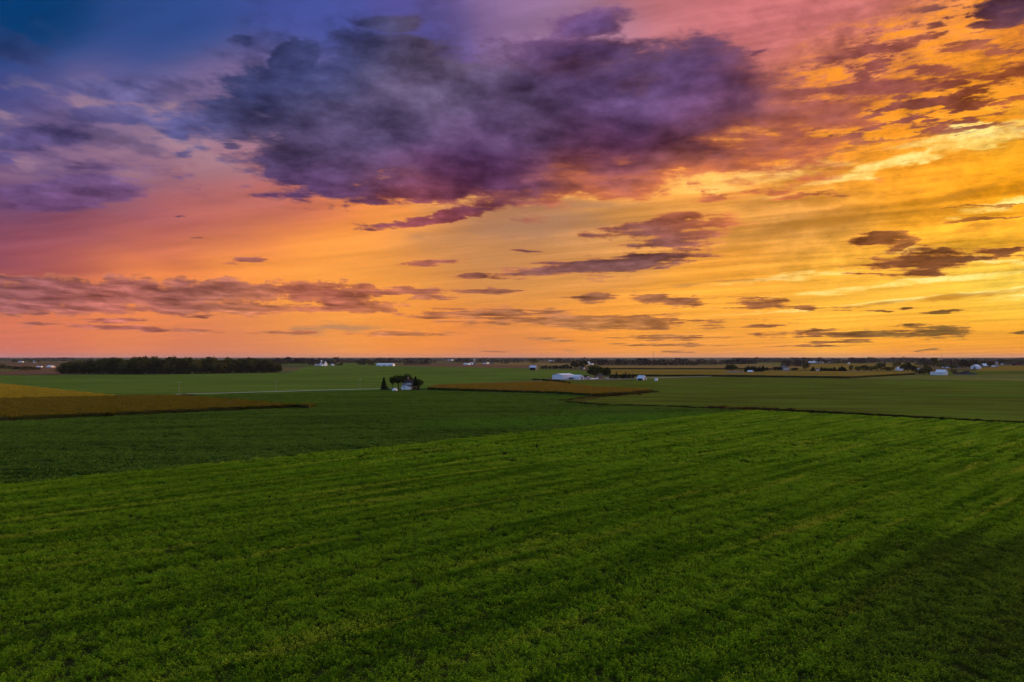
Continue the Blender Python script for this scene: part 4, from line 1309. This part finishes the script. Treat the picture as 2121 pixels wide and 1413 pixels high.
def tent(px, py, wpx, hpx):
    fr = Frame(px, py, 45)
    s, h = wpx * fr.mpp / 2, hpx * fr.mpp
    root = empty('canopy_tent', (fr.x, fr.y, 0))
    V = [(-s, -s, h * .42), (s, -s, h * .42), (s, s, h * .42), (-s, s, h * .42), (-s * .3, -s * .3, h * .62), (s * .3, -s * .3, h * .62), (s * .3, s * .3, h * .62), (-s * .3, s * .3, h * .62), (0, 0, h)]
    V += [(x, y, z - .35) for x, y, z in V[:4]]
    mesh_obj('canopy', V, [(0, 1, 5, 4), (1, 2, 6, 5), (2, 3, 7, 6), (3, 0, 4, 7), (4, 5, 8), (5, 6, 8), (6, 7, 8), (7, 4, 8), (9, 10, 1, 0), (10, 11, 2, 1), (11, 12, 3, 2), (12, 9, 0, 3)], M['white'], root)
    for sx in (-1, 1):
        for sy in (-1, 1):
            v, f = tube([(sx * s * .95, sy * s * .95, -.1), (sx * s * .95, sy * s * .95, h * .42)], [.06, .06], 6)
            mesh_obj('leg', v, f, M['white'], root)
    tag(root, 'white peaked canopy tent under the largest round tree', 'tent')
tent(1236.5, 786.6, 6.5, 6.2)

def vehicle(name, label, cat, px, py, length, mat, rot=0.3, kind='car'):
    x, y = gp(px, py)
    root = empty(name, (x, y, 0))
    root.rotation_euler = (0, 0, rot)
    L = length
    if kind == 'car':
        prof = [(-L / 2, .35), (L / 2, .35), (L / 2, .75), (L * .28, .92), (L * .14, 1.42), (-L * .26, 1.45), (-L * .42, .98), (-L / 2, .9)]
        w = .85
    else:
        prof = [(-L / 2, .7), (L / 2, .7), (L / 2 + .15, 1.9), (-L / 2 - .15, 1.9)]
        w = 1.2
    n = len(prof)
    V = [(a, -w, z) for a, z in prof] + [(a, w, z) for a, z in prof]
    F = [tuple(range(n)), tuple(range(2 * n - 1, n - 1, -1))] + [((i + 1) % n, i, n + i, n + (i + 1) % n) for i in range(n)]
    mesh_obj('body', V, F, mat, root)
    if kind == 'car':
        for s in (-1, 1):
            b = w * s
            V = [(L * .2, b * 1.01, .97), (L * .12, b * 1.01, 1.36), (-L * .24, b * 1.01, 1.38), (-L * .36, b * 1.01, 1.0)]
            mesh_obj('side_window', V + [(a, c * .97, z) for a, c, z in V], [(0, 1, 2, 3), (7, 6, 5, 4), (0, 4, 5, 1), (1, 5, 6, 2), (2, 6, 7, 3), (3, 7, 4, 0)], M['glass'], root)
    for sx in (-.3, .3):
        for s in (-1, 1):
            V, F = [], []
            for off in (-.1, .1):
                V += [(sx * L + math.cos(6.2832 * j / 12) * .34, s * (w - .05) + off, .34 + math.sin(6.2832 * j / 12) * .34) for j in range(12)]
            F = [(j, (j + 1) % 12, 12 + (j + 1) % 12, 12 + j) for j in range(12)] + [tuple(range(11, -1, -1)), tuple(range(12, 24))]
            mesh_obj('wheel', V, F, M['black'], root)
    return tag(root, label, cat)
vehicle('parked_car', 'pale parked car under the second round tree', 'car', 1258.5, 785, 4.4, M['white'])
vehicle('farm_wagon', 'white farm wagon parked right of the brown roofed house', 'wagon', 1225.5, 787, 3.6, M['white'], 0.9, 'wagon')
vehicle('farm_wagon', 'second farm wagon by the canopy tent', 'wagon', 1229.5, 786.9, 3.4, M['whitemetal'], 0.6, 'wagon')
root, fr, Lr, Ll = simple('open_shed', 'small open fronted shed with blue grey roof by the gravel lane', 'shed', 1332, 788.2, 13, 7, 4.3, 10, 'R', 38, M['white'], M['galv'], door=[('L', .05, 11, 2.0), ('R', .4, 2.2, 2.2)])

# --- second farmstead
simple('grey_barn', 'weathered grey barn with pale metal roof alone in the green field', 'barn', 1109, 767, 13, 6, 5.5, 9.5, 'R', 38, M['greywood'], M['galv'], door=[('L', .04, 17, 4.6)])
simple('low_shed', 'low dark shed with white end under the tall tree', 'shed', 1208.5, 764.6, 8.5, 3.5, 2.6, 4, 'R', 35, M['greywood'], M['blueroof'], door=[('R', .1, 3, 2.5)], opening=M['white'])
simple('white_house', 'bright white gabled house in front of the broad dark wood', 'house', 1219, 755.3, 4, 3, 3.5, 6, 'L', 45, M['white'], M['whiteroof'])
simple('white_shed', 'low white shed right of the bright gabled house', 'shed', 1227, 755.4, 5, 3, 1.2, 2.2, 'R', 30, M['white'], M['whiteroof'])
simple('poultry_house', 'long low white building far off between the woods behind the grey barn', 'barn', 1146, 748.5, 9.5, 2, 1.3, 2.0, 'R', 20, M['white'], M['whiteroof'])

# --- far left and centre farms
simple('steep_barn', 'tall narrow white barn with steep gable in the far meadow', 'barn', 671.5, 758.2, 2.5, 6.5, 4.2, 10.5, 'R', 55, M['white'], M['blueroof'])
simple('blue_roof_barn', 'slate blue roofed barn joined beside the tall steep white barn', 'barn', 667, 758, 6, 2.5, 3, 8, 'L', 30, M['white'], M['blueroof'])
bin_('silo', 'short pale domed silo rising behind the slate blue roofed barn', 665.5, 757.2, 3.6, 9.2, 11.4, M['concrete'], M['galv'], dome=True, cat='silo')
simple('low_house', 'low pink house left of the tall steep white barn', 'house', 658, 758, 8, 2.5, 1.8, 3.4, 'R', 30, M['pink'], M['pink'])
simple('white_shed', 'small white shed among dark trees right of the steep barn', 'shed', 690.5, 757.3, 5, 2, 1.6, 3.2, 'R', 30, M['white'], M['whiteroof'])
root, fr, Lr, Ll = simple('poultry_house', 'long white poultry house with pale roof right of a tree clump', 'barn', 814, 758.3, 34, 4, 3.0, 5.4, 'R', 20, M['whitemetal'], M['whiteroof'], door=[('L', .1, 3, 3), ('L', .5, 3, 3), ('L', .85, 3, 3)], opening=M['greywood'])
simple('white_shed', 'low white sheds with dark doorway below the silo farm', 'shed', 970, 755.8, 10, 4, 1.8, 3.2, 'R', 30, M['white'], M['whiteroof'])
simple('barn', 'dark barn tucked against the slender silo', 'barn', 985, 755.6, 5, 3, 2.6, 4.4, 'R', 40, M['greywood'], M['greyroof'])
simple('barn', 'grey roofed barn left of the slender silo', 'barn', 979, 755.4, 7, 3, 2.8, 4.4, 'R', 35, M['white'], M['galv'])
simple('white_barn', 'white barn with grey roof right of the slender silo', 'barn', 1007, 754, 8, 7, 2, 4.6, 'R', 45, M['white'], M['greyroof'])
simple('low_shed', 'low purple grey shed right of the white silo farm barn', 'shed', 1020, 753.6, 6, 4, 1.6, 2.8, 'R', 40, M['greywood'], M['greyroof'])
simple('poultry_house', 'faint long white building beyond the silo farm woods', 'barn', 936, 747.2, 11, 3, 1.6, 2.6, 'R', 25, M['white'], M['whiteroof'])
simple('white_shed', 'white sheds on the brown field left of the woodlot', 'shed', 85, 760.8, 8.5, 3, 1.4, 2.4, 'R', 25, M['white'], M['whiteroof'])
simple('white_barn', 'white roofed barn on the brown field just left of the woodlot', 'barn', 105, 761.3, 8, 8, 1.6, 4.2, 'R', 40, M['pink'], M['whiteroof'])
simple('white_barn', 'small white barn far beyond the hedgerow trees', 'barn', 74, 751.5, 4.5, 2.5, 2.2, 4.6, 'R', 40, M['white'], M['galv'])
simple('white_barn', 'low white farm buildings beyond the left hedgerow', 'barn', 46, 750.6, 7, 3, 1.2, 2.2, 'R', 30, M['white'], M['galv'])
simple('white_house', 'tiny white house seen over the left end of the woodlot', 'house', 165, 752.5, 6, 3, 2, 4, 'R', 40, M['white'], M['whiteroof'])

# --- right-hand farms
root, fr, Lr, Ll = simple('long_house', 'long low house with slate blue roof and white gable end', 'house', 1524.5, 774.8, 19, 7, 2.6, 4.8, 'R', 40, M['white'], M['blueroof'])
simple('garage', 'low garage with slate roof between the long house and small white house', 'garage', 1537, 774.8, 9, 6, 2.4, 4.4, 'R', 42, M['white'], M['blueroof'], door=[('R', .2, 2.5, 2)])
simple('white_house', 'small white house with white roof before the conifer block', 'house', 1557, 774, 8.5, 4, 4, 6.6, 'R', 38, M['white'], M['whiteroof'], door=[('R', .3, 1, 2)])
root, fr, Lr, Ll = simple('hipped_house', 'pale house with grey hipped roof and porch beside a dark copse', 'house', 1623, 767.5, 9, 10.5, 6, 11, 'R', 45, M['pink'], M['greyroof'], kind='hip')
window(root, fr, 'R', Lr * .2, 1.2, 1.2, 1.5); window(root, fr, 'R', Lr * .65, 1.2, 1.2, 1.5); window(root, fr, 'R', Lr * .2, 4.0, 1.2, 1.4)
box_part('porch', root, fr, -3.0, -0.02, 1.0, Ll * .8, -.1, 2.4, M['pink']); box_part('porch_roof', root, fr, -3.4, -0.03, 0.6, Ll * .85, 2.42, 2.7, M['greyroof'])
simple('red_house', 'small red and white house between roadside evergreens', 'house', 1694, 768.2, 4, 4, 3, 5, 'R', 45, M['white'], M['redwood'])
simple('poultry_house', 'long white poultry house at the foot of the distant wood', 'barn', 1702, 752.2, 26, 3, 1.8, 3.4, 'R', 18, M['white'], M['whiteroof'])
simple('poultry_house', 'second long white building just behind the long poultry house', 'barn', 1700, 749.4, 22, 3, 1.2, 2.2, 'R', 18, M['white'], M['whiteroof'])
simple('white_shed', 'faint white sheds among trees right of the long poultry houses', 'shed', 1724, 751.6, 8, 3, 1.6, 2.8, 'R', 35, M['pink'], M['whiteroof'])
simple('white_house', 'tiny white house alone at the edge of the brown field', 'house', 1758.5, 754.2, 2.5, 2, 1.8, 3.4, 'L', 45, M['white'], M['whiteroof'])
simple('long_roof_house', 'white farmhouse with long pale roof crowded by dark trees', 'house', 1862, 767.8, 7, 8, 3, 7.2, 'L', 50, M['white'], M['whiteroof'])
simple('grey_shed', 'pale grey roofed shed behind the grove right of the long roofed house', 'shed', 1905, 768, 8, 5, 3, 4.6, 'R', 40, M['greywood'], M['galv'])
root, fr, Lr, Ll = simple('white_barn', 'white barn with long lean-to in blue shade and pale roof', 'barn', 1957, 777.2, 17, 5.5, 6.0, 11, 'R', 30, M['whitemetal'], M['whiteroof'])
block(root, fr, 4.5, Ll * 1.32, 2.8, 4.0, 'L', M['whitemetal'], M['galv'], a0=-4.53, b0=0.0, pre='lean_to_', kind='shed')
simple('white_shed', 'small white shed with bright roof left of the blue lean-to barn', 'shed', 1931, 776.5, 3, 5, 2, 5, 'L', 50, M['white'], M['whiteroof'])
root, fr, Lr, Ll = simple('dark_ranch_house', 'long dark ranch house with wide hipped roof in the pale field', 'house', 1988, 776.8, 11, 29, 2.6, 6.2, 'L', 62, M['greywood'], M['darkroof'], kind='hip')
for k in (.15, .4, .65, .85): window(root, fr, 'R', Lr * k, 0.8, 1.3, 0.9)
simple('white_barn', 'tall white gabled barn with pinkish lit roof beside the village trees', 'barn', 2025, 764.4, 12.5, 6.2, 4.2, 9, 'L', 42, M['white'], M['whiteroof'], door=[('L', .3, 4, 3.5)])
simple('white_barn', 'second gabled barn with sweeping pale roof left of the broad silo', 'barn', 2037.5, 760.4, 6, 9.5, 2.4, 7, 'L', 45, M['greywood'], M['whiteroof'])
simple('red_barn', 'dark red barn between the sweeping roof and the broad silo', 'barn', 2052, 760, 5, 4, 4, 6, 'R', 40, M['redwood'], M['darkroof'])
simple('white_shed', 'low white shed at the foot of the broad silo', 'shed', 2060, 760.4, 6.5, 1.5, 1.6, 2.8, 'R', 25, M['white'], M['whiteroof'])
simple('blue_shed', 'pale blue roofed shed right of the broad silo', 'shed', 2083.5, 756.8, 8.5, 2.5, 1.6, 4.6, 'R', 25, M['greywood'], M['galv'])
simple('red_barn', 'dark red barn with white trim and pale roof patch at the village end', 'barn', 2105, 757.5, 11, 9, 3.2, 6.4, 'R', 45, M['redwood'], M['darkroof'], door=[('L', .8, 2.5, 3)], opening=M['white'])
simple('green_roof_shed', 'dull green roofed shed right of the dark red barn', 'shed', 2118, 757.3, 6, 5, 2, 3.6, 'R', 40, M['redwood'], simple_mat('dull_green_roof', (0.08, 0.11, 0.09), .6))
simple('white_house', 'white house with pale roof behind village trees near the tall gabled barn', 'house', 1963, 762.3, 7.5, 4, 2.4, 5, 'R', 40, M['white'], M['whiteroof'])
simple('white_house', 'second village house, narrow and lavender white, left of a bushy tree', 'house', 1954, 761.5, 3, 2, 2.6, 4.6, 'L', 40, M['white'], M['galv'])
simple('village_house', 'small pale house just left of the tall gabled barn', 'house', 1987, 762.4, 4, 3, 2, 3.8, 'L', 40, M['white'], M['blueroof'])
simple('village_house', 'small pink house in the trees beside the tall gabled barn', 'house', 2003.5, 761.6, 2, 2, 2, 3.6, 'R', 45, M['pink'], M['pink'])
simple('village_house', 'tiny white house high among the distant village trees', 'house', 1998, 754, 1.5, 1.5, 1.2, 2.2, 'R', 45, M['white'], M['whiteroof'])

# --- poles and masts
def utility_pole(px, py, hpx, label, group):
    x, y = gp(px, py)
    mpp = y / FPX
    h = hpx * mpp
    root = empty('utility_pole', (x, y, 0))
    v, f = tube([(0, 0, -.3), (0, 0, h)], [.14, .09], 8)
    mesh_obj('pole', v, f, M['pole'], root)
    V = [(a, b, h - .7 + z) for z in (0, .14) for a, b in ((-1.2, -.16), (1.2, -.16), (1.2, .02), (-1.2, .02))]
    arm = mesh_obj('crossarm', V, [(0, 3, 2, 1), (4, 5, 6, 7), (0, 1, 5, 4), (1, 2, 6, 5), (2, 3, 7, 6), (3, 0, 4, 7)], M['pole'], root)
    for s in (-1.05, 0.55, 1.05):
        v, f = tube([(s, -.07, h - .56), (s, -.07, h - .36)], [.06, .05], 6)
        mesh_obj('insulator', v, f, M['white'], arm)
    tag(root, label, 'utility pole', group)
utility_pole(371, 816, 26, 'slender utility pole where the pale lane begins by the corn', None)
utility_pole(572, 812, 25, 'slender utility pole halfway along the pale gravel lane', None)
utility_pole(745.5, 807, 22, 'slender utility pole near the lone spruce by the lane', None)
utility_pole(1660, 767.5, 13, 'thin utility pole right of the grey hipped house', None)

def mast(px, d, h, label):
    x, y = (px - CX) / FPX * d, d
    root = empty('radio_mast', (x, y, 0))
    for k in range(3):
        a = 2.094 * k
        v, f = tube([(math.cos(a) * 1.2, math.sin(a) * 1.2, -.5), (math.cos(a) * 1.0, math.sin(a) * 1.0, h)], [.28, .22], 5)
        mesh_obj('leg', v, f, M['steel'], root)
    parts = []
    for i in range(int(h / 4)):
        for k in range(3):
            a0, a1 = 2.094 * k, 2.094 * (k + 1)
            parts.append(tube([(math.cos(a0) * 1.1, math.sin(a0) * 1.1, i * 4), (math.cos(a1) * 1.1, math.sin(a1) * 1.1, i * 4 + 4)], [.12, .12], 4))
    V, F = join(parts)
    mesh_obj('lattice', V, F, M['steel'], root)
    tag(root, label, 'mast')
mast(1353.3, 4200, 63, 'thin lattice radio mast above the broad dark wood')
mast(1951, 4200, 66, 'thin lattice radio mast on the horizon above the village')

# ================================================================== air
V = [(x, y, z) for z in (-1.0, 95.0) for x, y in ((-26500, -1600), (26500, -1600), (26500, 28200), (-26500, 28200))]
hz_m, h, o_ = newmat('evening_haze')
vol = h.n.new('ShaderNodeVolumePrincipled')
vol.inputs['Color'].default_value = (0.80, 0.74, 0.80, 1)
vol.inputs['Density'].default_value = 0.00002
vol.inputs['Anisotropy'].default_value = 0.0
h.l.new(vol.outputs[0], o_.inputs['Volume'])
haze = mesh_obj('haze', V, [(0, 3, 2, 1), (4, 5, 6, 7), (0, 1, 5, 4), (1, 2, 6, 5), (2, 3, 7, 6), (3, 0, 4, 7)], hz_m)
tag(haze, 'thin warm evening haze over the whole plain', 'haze', kind='stuff')
